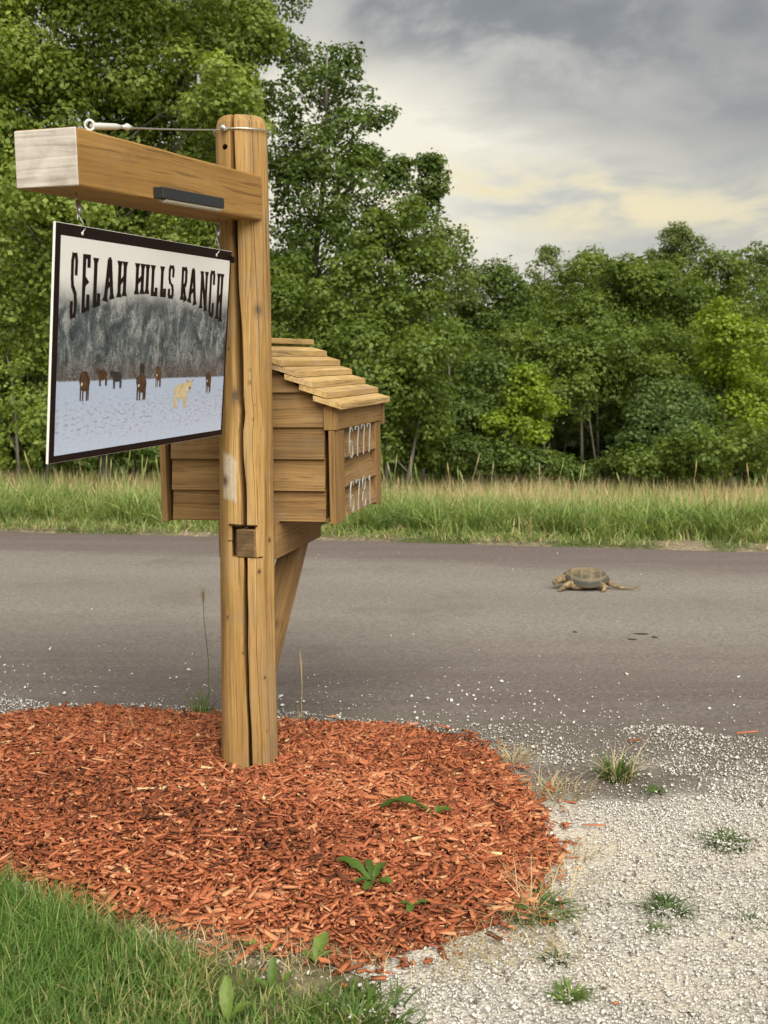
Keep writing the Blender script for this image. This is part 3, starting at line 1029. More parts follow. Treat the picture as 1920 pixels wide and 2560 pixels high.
bmx = bm_box((SW, ST, SH), 0.0008)
bmesh.ops.translate(bmx, verts=bmx.verts, vec=(SW / 2, 0, -SH / 2))
bm_obj('panel', bmx, M_WHITE, sign)
mesh_py('border', [spt(0.0012, 0.0012, 0.0004), spt(SW - 0.0012, 0.0012, 0.0004), spt(SW - 0.0012, SH - 0.0012, 0.0004), spt(0.0012, SH - 0.0012, 0.0004)],
        [(3, 2, 1, 0)], M_BROWN, sign)


def picture_mat():
    m, t, b, _ = new_mat('printed_snow_scene', 0.5, 0.2)
    P = t.n('ShaderNodeTexCoord').outputs['Object']
    s = t.n('ShaderNodeSeparateXYZ', {0: P})
    u = s.outputs[0]; v = t.math('MULTIPLY', s.outputs[2], -1.0)
    P2 = t.n('ShaderNodeCombineXYZ', {0: u, 1: v, 2: 0.0}).outputs[0]
    n_big = t.noise(P2, 9, 4, 0.6)
    n_tree = t.noise(t.mapping(P2, (1.2, 0.75, 1)), 17, 9, 0.70, 0.8)
    n_twig = t.noise(t.mapping(P2, (1.0, 1.0, 1), (0, 0, 0.6)), 95, 4, 0.75, 2.2)
    n_trunk = t.noise(t.mapping(P2, (42, 2.0, 1)), 1.0, 3, 0.6, 0.4)
    # frosted wood
    tree = t.ramp(t.math('ADD', t.math('MULTIPLY', n_tree, 0.6), t.math('MULTIPLY', n_twig, 0.4)),
                  [(0.40, (0.024, 0.031, 0.034)), (0.50, (0.082, 0.098, 0.102)), (0.585, (0.31, 0.325, 0.325))])
    tree = t.mix(t.mapr(n_trunk, 0.57, 0.68, 0.0, 0.35), tree, (0.045, 0.052, 0.055))
    tree = t.mix(t.mapr(n_big, 0.45, 0.65, 0.0, 0.30), tree, (0.115, 0.135, 0.16))
    # brownish brush at its foot
    brush = t.mapr(t.math('ADD', v, t.math('MULTIPLY', t.math('SUBTRACT', n_tree, 0.5), 0.10)), 0.335, 0.405)
    tree = t.mix(t.math('MULTIPLY', brush, 0.6), tree, t.mix(t.mapr(n_twig, 0.35, 0.65), (0.030, 0.022, 0.020), (0.20, 0.155, 0.14)))
    # fog above
    mid = t.math('SUBTRACT', u, 0.55)
    arch = t.math('MULTIPLY', t.math('MULTIPLY', mid, mid), 0.06)
    fv = t.math('ADD', v, t.math('MULTIPLY', t.math('SUBTRACT', n_big, 0.5), 0.07))
    fog = t.mapr(t.math('SUBTRACT', fv, arch), 0.110, 0.215)
    c = t.mix(fog, (0.72, 0.715, 0.70), tree)
    # snow field
    sv = t.math('ADD', v, t.math('MULTIPLY', t.math('SUBTRACT', n_twig, 0.5), 0.012))
    sv = t.math('ADD', sv, t.math('MULTIPLY', u, -0.012))
    gr = t.noise(t.mapping(P2, (1.0, 2.6, 1)), 46, 6, 0.72)
    gr2 = t.noise(t.mapping(P2, (1.0, 1.8, 1)), 55, 6, 0.75)
    snow = t.mix(t.mapr(v, 0.42, 0.60), (0.40, 0.475, 0.63), (0.46, 0.53, 0.68))
    low = t.math('MULTIPLY', t.mapr(v, 0.43, 0.50), t.mapr(v, 0.60, 0.55))
    snow = t.mix(t.math('MULTIPLY', t.mapr(gr, 0.50, 0.66), t.math('ADD', t.math('MULTIPLY', low, 0.75), 0.12)), snow, (0.27, 0.20, 0.22))
    snow = t.mix(t.math('MULTIPLY', t.mapr(gr2, 0.58, 0.66), t.math('MULTIPLY', low, 0.7)), snow, (0.13, 0.085, 0.09))
    c = t.mix(t.mapr(sv, 0.408, 0.414), c, snow)
    t.link(c, b.inputs['Base Color'])
    return m


pu0, pu1, pv0, pv1 = 0.026, SW - 0.012, 0.032, 0.609
mesh_py('picture', [spt(pu0, pv0, 0.0008), spt(pu1, pv0, 0.0008), spt(pu1, pv1, 0.0008), spt(pu0, pv1, 0.0008)], [(3, 2, 1, 0)], picture_mat(), sign)

GLYPH = {  # (x, y) strokes in a unit box; a trailing digit marks serif ends: 1 start, 2 end, 3 both
    'S': [([(.90, .66), (.93, .90), (.78, 1), (.22, 1), (.07, .90), (.08, .63), (.22, .50), (.80, .36), (.93, .22), (.92, .09), (.78, 0), (.20, 0), (.07, .08), (.08, .26)], 0)],
    'E': [([(.95, .79), (.95, 1), (.14, 1), (.14, 0), (.95, 0), (.95, .27)], 0), ([(.14, .46), (.70, .58)], 2)],
    'L': [([(.16, 1), (.16, 0), (.93, 0), (.93, .23)], 1)],
    'A': [([(.10, 0), (.44, 1)], 1), ([(.90, 0), (.56, 1)], 1), ([(.34, 1), (.66, 1)], 0), ([(.24, .30), (.72, .46)], 0)],
    'H': [([(.12, 0), (.12, 1)], 3), ([(.88, 0), (.88, 1)], 3), ([(.12, .36), (.88, .58)], 0)],
    'I': [([(.5, 0), (.5, 1)], 3)],
    'R': [([(.14, 0), (.14, 1), (.78, 1), (.90, .92), (.90, .62), (.78, .50), (.16, .44)], 1), ([(.46, .46), (.92, 0)], 2)],
    'N': [([(.10, 0), (.10, 1)], 3), ([(.90, 0), (.90, 1)], 3), ([(.12, .97), (.88, .03)], 0)],
    'C': [([(.92, .72), (.92, .92), (.78, 1), (.24, 1), (.10, .92), (.10, .08), (.24, 0), (.78, 0), (.92, .08), (.92, .30)], 0)],
}


def arch_v(u): return 0.168 + 0.355 * (u - 0.55) ** 2


LETTERS = [('S', .076, .113), ('E', .131, .176), ('L', .188, .232), ('A', .243, .306), ('H', .317, .374),
           ('H', .417, .477), ('I', .480, .505), ('L', .512, .560), ('L', .571, .614), ('S', .622, .665),
           ('R', .707, .754), ('A', .757, .826), ('N', .843, .902), ('C', .911, .956), ('H', .968, 1.021)]
for li, (ch, ua, ub) in enumerate(LETTERS):
    V, F = [], []
    hw = {'S': 0.0070, 'R': 0.0080, 'E': 0.0083, 'C': 0.0080, 'N': 0.0082}.get(ch, 0.0090)
    lev = 0.0012

    def warp(x, y):
        uu = ua + hw + (ub - ua - 2 * hw) * x if ch != 'I' else (ua + ub) / 2
        vt, vb = 0.072 + hw * 0.75, arch_v(uu) + 0.002 - hw * 0.75
        return uu, vb + (vt - vb) * y
    for si, (pl, serif) in enumerate(GLYPH[ch]):
        q = [warp(*p) for p in pl]
        for i in range(len(q) - 1):
            a = Vector(q[i]); b = Vector(q[i + 1])
            dv = (b - a).normalized(); nn = Vector((-dv.y, dv.x))
            e = hw * 0.72
            a2, b2 = a - dv * (e if i else 0.0), b + dv * (e if i < len(q) - 2 else 0.0)
            lev += 0.00004
            k0 = len(V)
            ha = hw * (0.72 if abs(dv.x) > abs(dv.y) else 1.0)
            V += [spt(*(a2 + nn * ha), lev), spt(*(b2 + nn * ha), lev), spt(*(b2 - nn * ha), lev), spt(*(a2 - nn * ha), lev)]
            F.append((k0, k0 + 1, k0 + 2, k0 + 3))
        for end, (a, b) in ((1, (q[0], q[1])), (2, (q[-1], q[-2]))):
            if serif & end:
                a = Vector(a); b = Vector(b); dv = (b - a).normalized(); nn = Vector((-dv.y, dv.x))
                lev += 0.00004
                k0 = len(V)
                V += [spt(*(a + nn * hw * 1.75), lev), spt(*(a - nn * hw * 1.75), lev), spt(*(a - nn * hw * 0.9 + dv * 0.016), lev), spt(*(a + nn * hw * 0.9 + dv * 0.016), lev)]
                F.append((k0, k0 + 1, k0 + 2, k0 + 3))
    mesh_py('letter', V, F, M_BROWN, sign)


def fur(name, a, b_):
    m, t, b, _ = new_mat(name, 0.5, 0.2)
    P = t.n('ShaderNodeTexCoord').outputs['Object']
    t.link(t.ramp(t.noise(t.mapping(P, (1, 1, 0.6)), 90, 5, 0.7), [(0.35, a), (0.65, b_)]), b.inputs['Base Color'])
    return m


FUR = dict(brown=fur('print_brown_cow', (0.030, 0.015, 0.008), (0.11, 0.058, 0.030)), black=fur('print_black_cow', (0.014, 0.013, 0.013), (0.05, 0.042, 0.036)),
           cream=fur('print_cream_cow', (0.45, 0.35, 0.20), (0.62, 0.52, 0.34)), dun=fur('print_dun_cow', (0.050, 0.028, 0.016), (0.14, 0.080, 0.045)))
PALE = plain('print_pale_nose', (0.62, 0.55, 0.46)); PDARK = plain('print_dark_mark', (0.02, 0.016, 0.014))
def cow(u0, v0, u1, v1, mat, flip, lev, face=None, horns=True, side=False):
    """one printed animal: shaggy body, legs and head, flat on the sign"""
    rg = random.Random(int(u0 * 1000))

    def q(x, y):
        if flip: x = 1 - x
        return u0 + (u1 - u0) * x, v1 - (v1 - v0) * y
    V, F = [], []
    st = [0]

    def poly(pts):
        st[0] += 1
        k0 = len(V)
        c = (sum(p[0] for p in pts) / len(pts), sum(p[1] for p in pts) / len(pts))
        V.append(spt(*q(*c), lev + st[0] * 0.00003))
        for p_ in pts: V.append(spt(*q(*p_), lev + st[0] * 0.00003))
        n = len(pts)
        for i in range(n): F.append((k0, k0 + 1 + i, k0 + 1 + (i + 1) % n))

    def oval(cx, cy, rx, ry, n=20, j=0.07):
        poly([(cx + rx * math.cos(2 * math.pi * i / n) * (1 + rg.uniform(-j, j)), cy + ry * math.sin(2 * math.pi * i / n) * (1 + rg.uniform(-j, j))) for i in range(n)])
    if side:
        legs, bd, hd = (.32, .42, .84, .93), ((.60, .62, .38, .27), (.42, .68, .22, .24)), (.15, .84, .12, .16)
    else:
        legs, bd, hd = (.26, .44, .72, .84), ((.56, .60, .38, .31), (.50, .80, .34, .17)), (.33, .72, .19, .20)
    for lx in legs:
        w = .045 if side else .06
        poly([(lx - w, .45), (lx - w * .75, .0), (lx + w * .75, .0), (lx + w, .45)])
    for o_ in bd: oval(*o_)
    o = mesh_py('printed_cow', V, F, mat, sign)
    V, F = [], []
    st[0] = 8
    oval(*hd, 14, 0.10)
    oval(hd[0], hd[1] - hd[3] * .75, hd[2] * .55, hd[3] * .5, 10, 0.05)
    mesh_py('cow_head', V, F, mat, o)
    if face is not None:
        V, F = [], []
        st[0] = 12
        oval(hd[0], hd[1] - hd[3] * .85, hd[2] * .36, hd[3] * .30, 8, 0.1)
        mesh_py('nose_mark', V, F, face, o)
    if horns:
        V, F = [], []
        for s_ in (-1, 1):
            a, b, c = q(hd[0] + s_ * hd[2] * .7, hd[1] + hd[3] * .6), q(hd[0] + s_ * hd[2] * 1.6, hd[1] + hd[3] * .9), q(hd[0] + s_ * hd[2] * 1.9, hd[1] + hd[3] * 1.5)
            for (p, r_) in ((a, .0022), (b, .0018), (c, .0007)):
                V += [spt(p[0], p[1] - r_ / 2, lev + 0.0006), spt(p[0], p[1] + r_ / 2, lev + 0.0006)]
            k0 = len(V) - 6
            F += [(k0, k0 + 2, k0 + 3, k0 + 1), (k0 + 2, k0 + 4, k0 + 5, k0 + 3)]
        mesh_py('horns', V, F, FUR['dun'], o)['kind'] = 'stuff'


cow(.128, .384, .196, .468, FUR['brown'], False, 0.0012, PALE)
cow(.222, .379, .286, .430, FUR['brown'], False, 0.0012, None, False, True)
cow(.298, .386, .368, .440, FUR['black'], False, 0.0012, None, False, True)
cow(.463, .368, .503, .410, FUR['black'], False, 0.0012)
cow(.440, .400, .520, .479, FUR['brown'], False, 0.0018, PALE)
cow(.562, .379, .611, .444, FUR['dun'], False, 0.0012, PALE)
cow(.693, .428, .826, .517, FUR['cream'], True, 0.0012, PDARK, True, True)
cow(.915, .403, .967, .476, FUR['brown'], False, 0.0012, PALE)

# hangers: wire loop through the sign, swivel hook up to the beam
SMi = SM.inverted()
for hu, tb in ((0.128, 0.125), (0.955, 0.955)):
    top = B0 + BD * tb + Vector((0, 0, -BH / 2 + 0.002))
    tp = SMi @ top
    b0 = Vector((hu, -ST / 2 - 0.004, -0.018))
    h = tp - b0
    def hp(f, dx=0, dy=0): return b0 + h * f + Vector((dx, dy, 0))
    V, F = tubes([([b0 + Vector((0, 0.004, -0.001)), hp(.10, .006, -.004), hp(.24, .004, -.002), hp(.40, -.006), hp(.52, -.010)], 0.0017, 6),
                  ([hp(.30, -.010, .004), hp(.50, -.011), hp(.58, -.004), hp(.60, .006), hp(.52, .008)], 0.0016, 6)])
    hk = mesh_py('wire_hook', V, F, M_STEEL, sign, True)
    V, F = tubes([([hp(.50), hp(.56), hp(.66), hp(.74), hp(.80)], [.003, .007, .0085, .0065, .003], 8), ([hp(.78), hp(1.0)], 0.0026, 6),
                  ([hp(.80, .012), hp(.70, .014), hp(.60, .008)], 0.0018, 6)])
    mesh_py('swivel_snap', V, F, M_STEEL, sign, True)
    bmg = bmesh.new(); bmesh.ops.create_uvsphere(bmg, u_segments=8, v_segments=6, radius=0.0055)
    g_ = bm_obj('grommet', bmg, M_WHITEMETAL, sign, True); g_.location = (hu, -ST / 2 - 0.001, -0.020); g_.scale = (1, .5, 1)
bmg = bmesh.new(); bmesh.ops.create_cone(bmg, cap_ends=True, segments=10, radius1=0.012, radius2=0.012, depth=0.022)
pg = bm_obj('stop_peg', bmg, M_BROWN, sign); pg.location = (SW - 0.003, -0.004, -0.027); pg.rotation_euler = (0, R(90), 0)

# ------------------------------------------------------------------ mailbox house
MW, ML, MHT, MR = 0.636, 0.648, 0.412, 0.618
mb = empty('mailbox_house', label='wooden clapboard mailbox house with stepped shingle roof and address numbers behind the post', cat='mailbox', mat=MBM)


def prism(name, poly, y0, y1, mat, tiltz=0.0, parent=mb):
    """poly in (x, z), from y0 (front) to y1; tiltz leans the bottom forward"""
    bm = bmesh.new()
    zmax = max(p[1] for p in poly)
    zmin = min(p[1] for p in poly)
    fr, bk = [], []
    for x, z in poly:
        lean = tiltz * (zmax - z) / (zmax - zmin)
        fr.append(bm.verts.new((x, y0 - lean, z))); bk.append(bm.verts.new((x, y1 - lean, z)))
    n = len(poly)
    bm.faces.new(fr); bm.faces.new(bk[::-1])
    for i in range(n):
        j = (i + 1) % n
        bm.faces.new((fr[j], fr[i], bk[i], bk[j]))
    bmesh.ops.bevel(bm, geom=list(bm.edges), offset=0.0012, segments=1, affect='EDGES')
    return bm_obj(name, bm, mat, parent)


hw_ = MW / 2
SLOPE = (MR - MHT) / hw_
# plain carcass behind the boards
bmc = bmesh.new()
pr = [(-hw_ + .026, 0.004), (hw_ - .026, 0.004), (hw_ - .026, MHT - .012), (0, MR - .012), (-hw_ + .026, MHT - .012)]
fa = [bmc.verts.new((x, 0.0, z)) for x, z in pr]; fb = [bmc.verts.new((x, ML - .02, z)) for x, z in pr]
bmc.faces.new(fa); bmc.faces.new(fb[::-1])
for i in range(5):
    bmc.faces.new((fa[(i + 1) % 5], fa[i], fb[i], fb[(i + 1) % 5]))
bm_obj('box_body', bmc, WD['support'], mb)


def half_w(z): return hw_ - 0.022 if z <= MHT else max(0.01, (MR - z) / SLOPE - 0.005)


LEV = [-0.004, 0.107, 0.222, 0.337, 0.462, 0.535, 0.600]
for side in (0, 1):
    for i in range(6):
        z0, z1 = LEV[i], LEV[i + 1] + 0.004
        pl = [(-half_w(z0), z0), (half_w(z0), z0)]
        if z0 < MHT < z1: pl.append((half_w(MHT), MHT))
        pl += [(half_w(z1), z1), (-half_w(z1), z1)]
        if z0 < MHT < z1: pl.append((-half_w(MHT), MHT))
        o = prism('clapboard', pl, -0.012, -0.001 + 0.0005 * i, WD['board'], 0.016)
        if side:
            o.rotation_euler = (0, 0, math.pi); o.location = (0, ML - 0.02, 0)
# end walls of three boards between corner trims, fascia above
for sx in (1, -1):
    rows = [0.0, 0.1085, 0.217, 0.326]
    for i in range(3):
        bmf = bmesh.new()
        y0, y1 = 0.100, ML - 0.075
        z0, z1 = rows[i] + 0.002, rows[i + 1] + 0.004
        vs8 = []
        for (xo, z) in ((0.021, z0), (-0.010, z1), (-0.022, z1), (-0.002, z0)):
            vs8.append([bmf.verts.new((sx * (hw_ + xo), y, z)) for y in (y0, y1)])
        for k in range(4):
            a, b = vs8[k], vs8[(k + 1) % 4]
            bmf.faces.new((a[0], a[1], b[1], b[0]))
        bmf.faces.new([q[0] for q in vs8]); bmf.faces.new([q[1] for q in vs8][::-1])
        # object axis X along the grain
        bmesh.ops.rotate(bmf, verts=bmf.verts, matrix=Matrix.Rotation(-R(90), 3, 'Z'))
        o = bm_obj('clapboard', bmf, WD['board'], mb); o.rotation_euler = (0, 0, R(90))
    def ybox(name, x0, x1, y0, y1, z0, z1, mat):
        o = box(name, (abs(y1 - y0), abs(x1 - x0), z1 - z0), (sx * (x0 + x1) / 2, (y0 + y1) / 2, (z0 + z1) / 2), mat, mb, (0, 0, R(90)), 0.0018)
        return o
    def zbox(name, x0, x1, y0, y1, z0, z1, mat):
        return box(name, (z1 - z0, abs(y1 - y0), abs(x1 - x0)), (sx * (x0 + x1) / 2, (y0 + y1) / 2, (z0 + z1) / 2), mat, mb, (0, R(90), 0), 0.0018)
    zbox('corner_trim', hw_ - 0.004, hw_ + 0.019, -0.034, 0.098, -0.012, 0.325, WD['trim'])
    zbox('corner_trim', hw_ - 0.004, hw_ + 0.019, ML - 0.073, ML + 0.012, -0.012, 0.325, WD['trim'])
    ybox('fascia', hw_ + 0.002, hw_ + 0.026, -0.010, ML + 0.004, 0.3275, 0.402, WD['trim'])
    zbox('fascia_block', hw_ - 0.020, hw_ + 0.030, -0.036, -0.012, 0.3265, 0.414, WD['trim'])
    zbox('fascia_block', hw_ - 0.004, hw_ + 0.034, ML + 0.0055, ML + 0.028, 0.312, 0.414, WD['trim'])
    # roof: six courses of board shingles, each lapped over the one below
    for k in range(6):
        xe = hw_ + 0.056 - 0.0540 * k
        ze = 0.402 + 0.0382 * k
        ln = 0.108 if k < 5 else 0.085
        ya, yb = -0.060 + random.uniform(-.008, .008), ML + 0.050 + random.uniform(-.008, .008)
        bmq = bmesh.new()
        th = 0.021
        pit = R(17)
        c_, s_ = math.cos(pit), math.sin(pit)
        ny = 9
        rowsq = []
        for j in range(ny):
            y = ya + (yb - ya) * j / (ny - 1)
            jt = 0.0025 * mn.noise(Vector((y * 14, k * 3.1, sx * 2))) + 0.0012 * random.uniform(-1, 1)
            prof = [(0 + jt, 0), (0 + jt, th), (-ln, th * 0.9), (-ln, 0)]
            rowsq.append([bmq.verts.new((a * c_ - b * s_ * 0.0, y, -a * s_ + b * c_)) for a, b in prof])
        for j in range(ny - 1):
            for q in range(4):
                bmq.faces.new((rowsq[j][q], rowsq[j][(q + 1) % 4], rowsq[j + 1][(q + 1) % 4], rowsq[j + 1][q]))
        bmq.faces.new(rowsq[0][::-1]); bmq.faces.new(rowsq[-1])
        for v_ in bmq.verts:
            v_.co.x *= sx
        bmesh.ops.rotate(bmq, verts=bmq.verts, matrix=Matrix.Rotation(-R(90), 3, 'Z'))
        o = bm_obj('shingle', bmq, WD['shingle'], mb)
        o.rotation_euler = (R(random.uniform(-.7, .7)), 0, R(90)); o.location = (sx * xe, 0, ze)
box('ridge_board', (ML + 0.10, 0.100, 0.021), (0, ML / 2 - 0.005, 0.651), WD['shingle'], mb, (0, 0, R(90)), 0.002)
box('floor_board', (ML, MW - 0.03, 0.012), (0, ML / 2 - 0.01, -0.0015), WD['support'], mb, (0, 0, R(90)))

DIG = {'6': [[(.88, .86), (.70, .98), (.42, .98), (.20, .80), (.10, .45), (.12, .18), (.32, .02), (.66, .02), (.88, .18), (.88, .38), (.68, .54), (.34, .54), (.13, .36)]],
       '7': [[(.08, .88), (.08, .98), (.92, .98), (.62, .45), (.52, .0)]],
       '8': [[(.5, .54), (.22, .64), (.14, .80), (.26, .95), (.5, 1.0), (.74, .95), (.86, .80), (.78, .64), (.5, .54), (.18, .42), (.08, .22), (.22, .05), (.5, 0), (.78, .05), (.92, .22), (.82, .42), (.5, .54)]],
       '1': [[(.30, .82), (.56, .98), (.56, 0.0)]]}


def digit(ch, y, z, w, h):
    """stand-off metal figure on the right-hand end wall"""
    bmd = bmesh.new()
    hwid = 0.0032
    for pl in DIG[ch]:
        q = [Vector((p[0] * w, p[1] * h)) for p in pl]
        rows = []
        for i, p in enumerate(q):
            tdir = (q[min(i + 1, len(q) - 1)] - q[max(i - 1, 0)])
            if tdir.length < 1e-6: tdir = Vector((1, 0))
            tdir.normalize(); nn = Vector((-tdir.y, tdir.x)) * hwid
            pa, pb = p + nn, p - nn
            rows.append([bmd.verts.new((0.034, y + pa.x, z + pa.y)), bmd.verts.new((0.034, y + pb.x, z + pb.y)),
                         bmd.verts.new((0.0305, y + pb.x, z + pb.y)), bmd.verts.new((0.0305, y + pa.x, z + pa.y))])
        for i in range(len(rows) - 1):
            for k in range(4):
                bmd.faces.new((rows[i][k], rows[i][(k + 1) % 4], rows[i + 1][(k + 1) % 4], rows[i + 1][k]))
        bmd.faces.new(rows[0][::-1]); bmd.faces.new(rows[-1])
    o = bm_obj('number_digit', bmd, M_NUM, mb)
    o.location = (hw_, 0, 0)
    return o


for txt, z in (('6777', 0.214), ('6781', 0.012)):
    for i, ch in enumerate(txt):
        digit(ch, 0.114 + i * 0.090, z, 0.060, 0.114)

# ------------------------------------------------------------------ snapping turtle crossing the road


def remeshed(name, bm, voxel, mat, parent, smooth_it=4, wrinkle=0.0):
    o = bm_obj('shape', bm, None)
    md = o.modifiers.new('r', 'REMESH'); md.mode = 'VOXEL'; md.voxel_size = voxel
    sm = o.modifiers.new('s', 'SMOOTH'); sm.iterations = smooth_it; sm.factor = 0.5
    dg = bpy.context.evaluated_depsgraph_get()
    me = bpy.data.meshes.new_from_object(o.evaluated_get(dg))
    bpy.data.objects.remove(o, do_unlink=True)
    if wrinkle:
        for v in me.vertices:
            k = mn.noise(v.co * 95) * 0.6 + mn.noise(v.co * 220) * 0.4
            v.co += v.normal * wrinkle * k
    for p in me.polygons: p.use_smooth = True
    me.materials.append(mat)
    me.name = name
    return put(bpy.data.objects.new(name, me), parent)


def add_blob(bm, c, r, rot=None):
    res = bmesh.ops.create_uvsphere(bm, u_segments=16, v_segments=10, radius=1.0)
    M = Matrix.Translation(c) @ (rot or Matrix.Identity(4)) @ Matrix.Diagonal((*r, 1))
    bmesh.ops.transform(bm, matrix=M, verts=res['verts'])


def add_tube(bm, pts, rads, seg=12):
    V, F = tube(pts, rads, seg)
    vs_ = [bm.verts.new(v) for v in V]
    for f in F: bm.faces.new([vs_[i] for i in f])
    add_blob(bm, pts[0], (rads[0],) * 3); add_blob(bm, pts[-1], (rads[-1],) * 3)


def turtle_skin():
    m, t, b, _ = new_mat('turtle_skin', 0.75, 0.2)
    P = t.n('ShaderNodeTexCoord').outputs['Object']
    n = t.noise(P, 38, 5, 0.7)
    c = t.ramp(n, [(0.34, (0.075, 0.052, 0.026)), (0.52, (0.205, 0.150, 0.082)), (0.68, (0.345, 0.270, 0.165))])
    t.link(c, b.inputs['Base Color'])
    bump(t, b, t.noise(P, 150, 4, 0.7), 0.7, 0.004)
    return m


def turtle_shell():
    m, t, b, _ = new_mat('turtle_shell', 0.6, 0.3)
    P = t.n('ShaderNodeTexCoord').outputs['Object']
    n = t.noise(P, 13, 6, 0.68, 0.5)
    s = t.n('ShaderNodeSeparateXYZ', {0: P})
    f = t.math('ADD', n, t.math('MULTIPLY', t.math('SUBTRACT', s.outputs[2], 0.108), 4.6))
    c = t.ramp(f, [(0.28, (0.034, 0.036, 0.030)), (0.44, (0.066, 0.056, 0.036)), (0.58, (0.145, 0.112, 0.062)), (0.76, (0.285, 0.228, 0.128))])
    g = t.n('ShaderNodeAttribute', attribute_name='seam').outputs['Fac']
    c = t.mix(t.math('MULTIPLY', g, 0.6), c, (0.26, 0.21, 0.125))
    t.link(c, b.inputs['Base Color'])
    bump(t, b, t.noise(P, 70, 4, 0.7), 0.4, 0.004)
    return m


TX, TY = 1.325, 7.79
TK = (TY - near_edge(TX)) / 5.15
TZ = 0.004 + 0.035 * (1 - (2 * TK - 1) ** 2) + 0.002
tt = empty('snapping_turtle', (TX, TY, TZ), 'large olive brown snapping turtle crawling across the road', 'turtle')
tt.rotation_euler = (0, 0, R(-4))
# local: head towards -x, tail towards +x, near side -y
bmt = bmesh.new()
add_blob(bmt, (0.0, 0, 0.058), (0.120, 0.094, 0.040))
add_blob(bmt, (-0.09, 0, 0.066), (0.050, 0.056, 0.036))
add_tube(bmt, [(-0.10, -0.01, 0.072), (-0.145, -0.02, 0.066), (-0.170, -0.026, 0.060)], [0.034, 0.029, 0.025])
add_blob(bmt, (-0.182, -0.030, 0.055), (0.030, 0.024, 0.020), Matrix.Rotation(R(-22), 4, 'Y'))
add_blob(bmt, (-0.202, -0.033, 0.046), (0.015, 0.015, 0.016))
add_blob(bmt, (-0.190, -0.033, 0.031), (0.022, 0.017, 0.007))
# near front leg reaching forward with its foot planted
add_tube(bmt, [(-0.085, -0.066, 0.044), (-0.112, -0.088, 0.042), (-0.136, -0.104, 0.038), (-0.156, -0.114, 0.022), (-0.174, -0.120, 0.010)], [0.026, 0.024, 0.020, 0.016, 0.012])
add_blob(bmt, (-0.055, -0.080, 0.028), (0.052, 0.026, 0.024))
for k in (-1, 0, 1):
    add_tube(bmt, [(-0.168, -0.122 + k * 0.008, 0.008), (-0.188, -0.124 + k * 0.011, 0.004)], [0.005, 0.002], 8)
add_tube(bmt, [(-0.085, 0.075, 0.050), (-0.125, 0.105, 0.040), (-0.120, 0.125, 0.010)], [0.030, 0.022, 0.015])
# hind legs
add_tube(bmt, [(0.080, -0.060, 0.034), (0.108, -0.086, 0.034), (0.122, -0.100, 0.024), (0.110, -0.112, 0.011)], [0.025, 0.023, 0.019, 0.013])
for k in (-1, 0, 1):
    add_tube(bmt, [(0.106, -0.116 + k * 0.009, 0.008), (0.090, -0.124 + k * 0.011, 0.004)], [0.006, 0.002], 8)
add_tube(bmt, [(0.075, 0.070, 0.046), (0.105, 0.100, 0.036), (0.100, 0.118, 0.010)], [0.034, 0.026, 0.014])
# tail: thick root, saw-toothed top, thin upturned tip
add_tube(bmt, [(0.105, 0, 0.058), (0.150, -0.006, 0.044), (0.190, -0.016, 0.022), (0.240, -0.030, 0.012), (0.30, -0.046, 0.012), (0.355, -0.058, 0.028)], [0.026, 0.020, 0.014, 0.010, 0.007, 0.0045])
for k, x in enumerate((0.150, 0.168, 0.186, 0.206)):
    z = (0.066, 0.056, 0.038, 0.026)[k]
    add_blob(bmt, (x, -0.004 - k * 0.006, z), (0.007, 0.003, 0.006))
body = remeshed('body', bmt, 0.0042, turtle_skin(), tt, 3, 0.0016)

# carapace: oval dome, three faint keels, scute seams, notched rear rim
nu, nv = 96, 26
V, F, seam = [], [], []
for j in range(nv + 1):
    q = j / nv
    for i in range(nu):
        a = 2 * math.pi * i / nu
        ex, ey = 0.153, 0.118
        rim = 1.0 + (0.018 * (abs((a * 12 / math.pi) % 2 - 1)) if math.cos(a) > 0.35 else 0)
        x = math.cos(a) * ex * q * rim; y = math.sin(a) * ey * q * rim
        ca = math.cos(a)
        zr = 0.034 + (0.066 if ca < 0 else 0.036) * abs(ca) ** 2.4
        h = (0.136 - zr) * (1 - q ** 2.9) ** 0.85 if q < 1 else 0.0
        h += 0.004 * math.exp(-(y / 0.012) ** 2) * (1 - q) + 0.003 * math.exp(-((abs(y) - 0.055) / 0.012) ** 2) * (1 - q ** 3)
        vx = (x + 0.16) / 0.062
        dseam = abs(vx - round(vx)) * 0.062
        ds = min(dseam if abs(y) < 0.095 else 1, abs(abs(y) - 0.036 - 0.006 * math.sin(x * 50)), abs(q - 0.86) * 0.13)
        s_ = math.exp(-(ds / 0.0035) ** 2)
        h -= 0.0022 * s_
        V.append((x + 0.008, y, zr + h - 0.006 * q ** 8))
        seam.append(max(s_, 0.8 if q > 0.985 else 0.0))
for j in range(nv):
    for i in range(nu):
        i2 = (i + 1) % nu
        F.append((j * nu + i, (j + 1) * nu + i, (j + 1) * nu + i2, j * nu + i2))
k0 = len(V)
for i in range(nu):      # underside lip
    x, y, z = V[nv * nu + i]
    V.append((x * 0.90, y * 0.88, z - 0.010)); seam.append(0.0)
for i in range(nu):
    i2 = (i + 1) % nu
    F.append((nv * nu + i, k0 + i, k0 + i2, nv * nu + i2))
sh = mesh_py('shell', V, F, turtle_shell(), tt, True)
at_ = sh.data.attributes.new('seam', 'FLOAT', 'POINT')
at_.data.foreach_set('value', np.array(seam, np.float32))
for s_ in (-1, 1):
    bme = bmesh.new(); bmesh.ops.create_uvsphere(bme, u_segments=8, v_segments=6, radius=0.0042)
    e = bm_obj('eye', bme, M_BLACK, body, True); e.location = (-0.194, -0.030 + s_ * 0.0175, 0.062)

# ------------------------------------------------------------------ trees


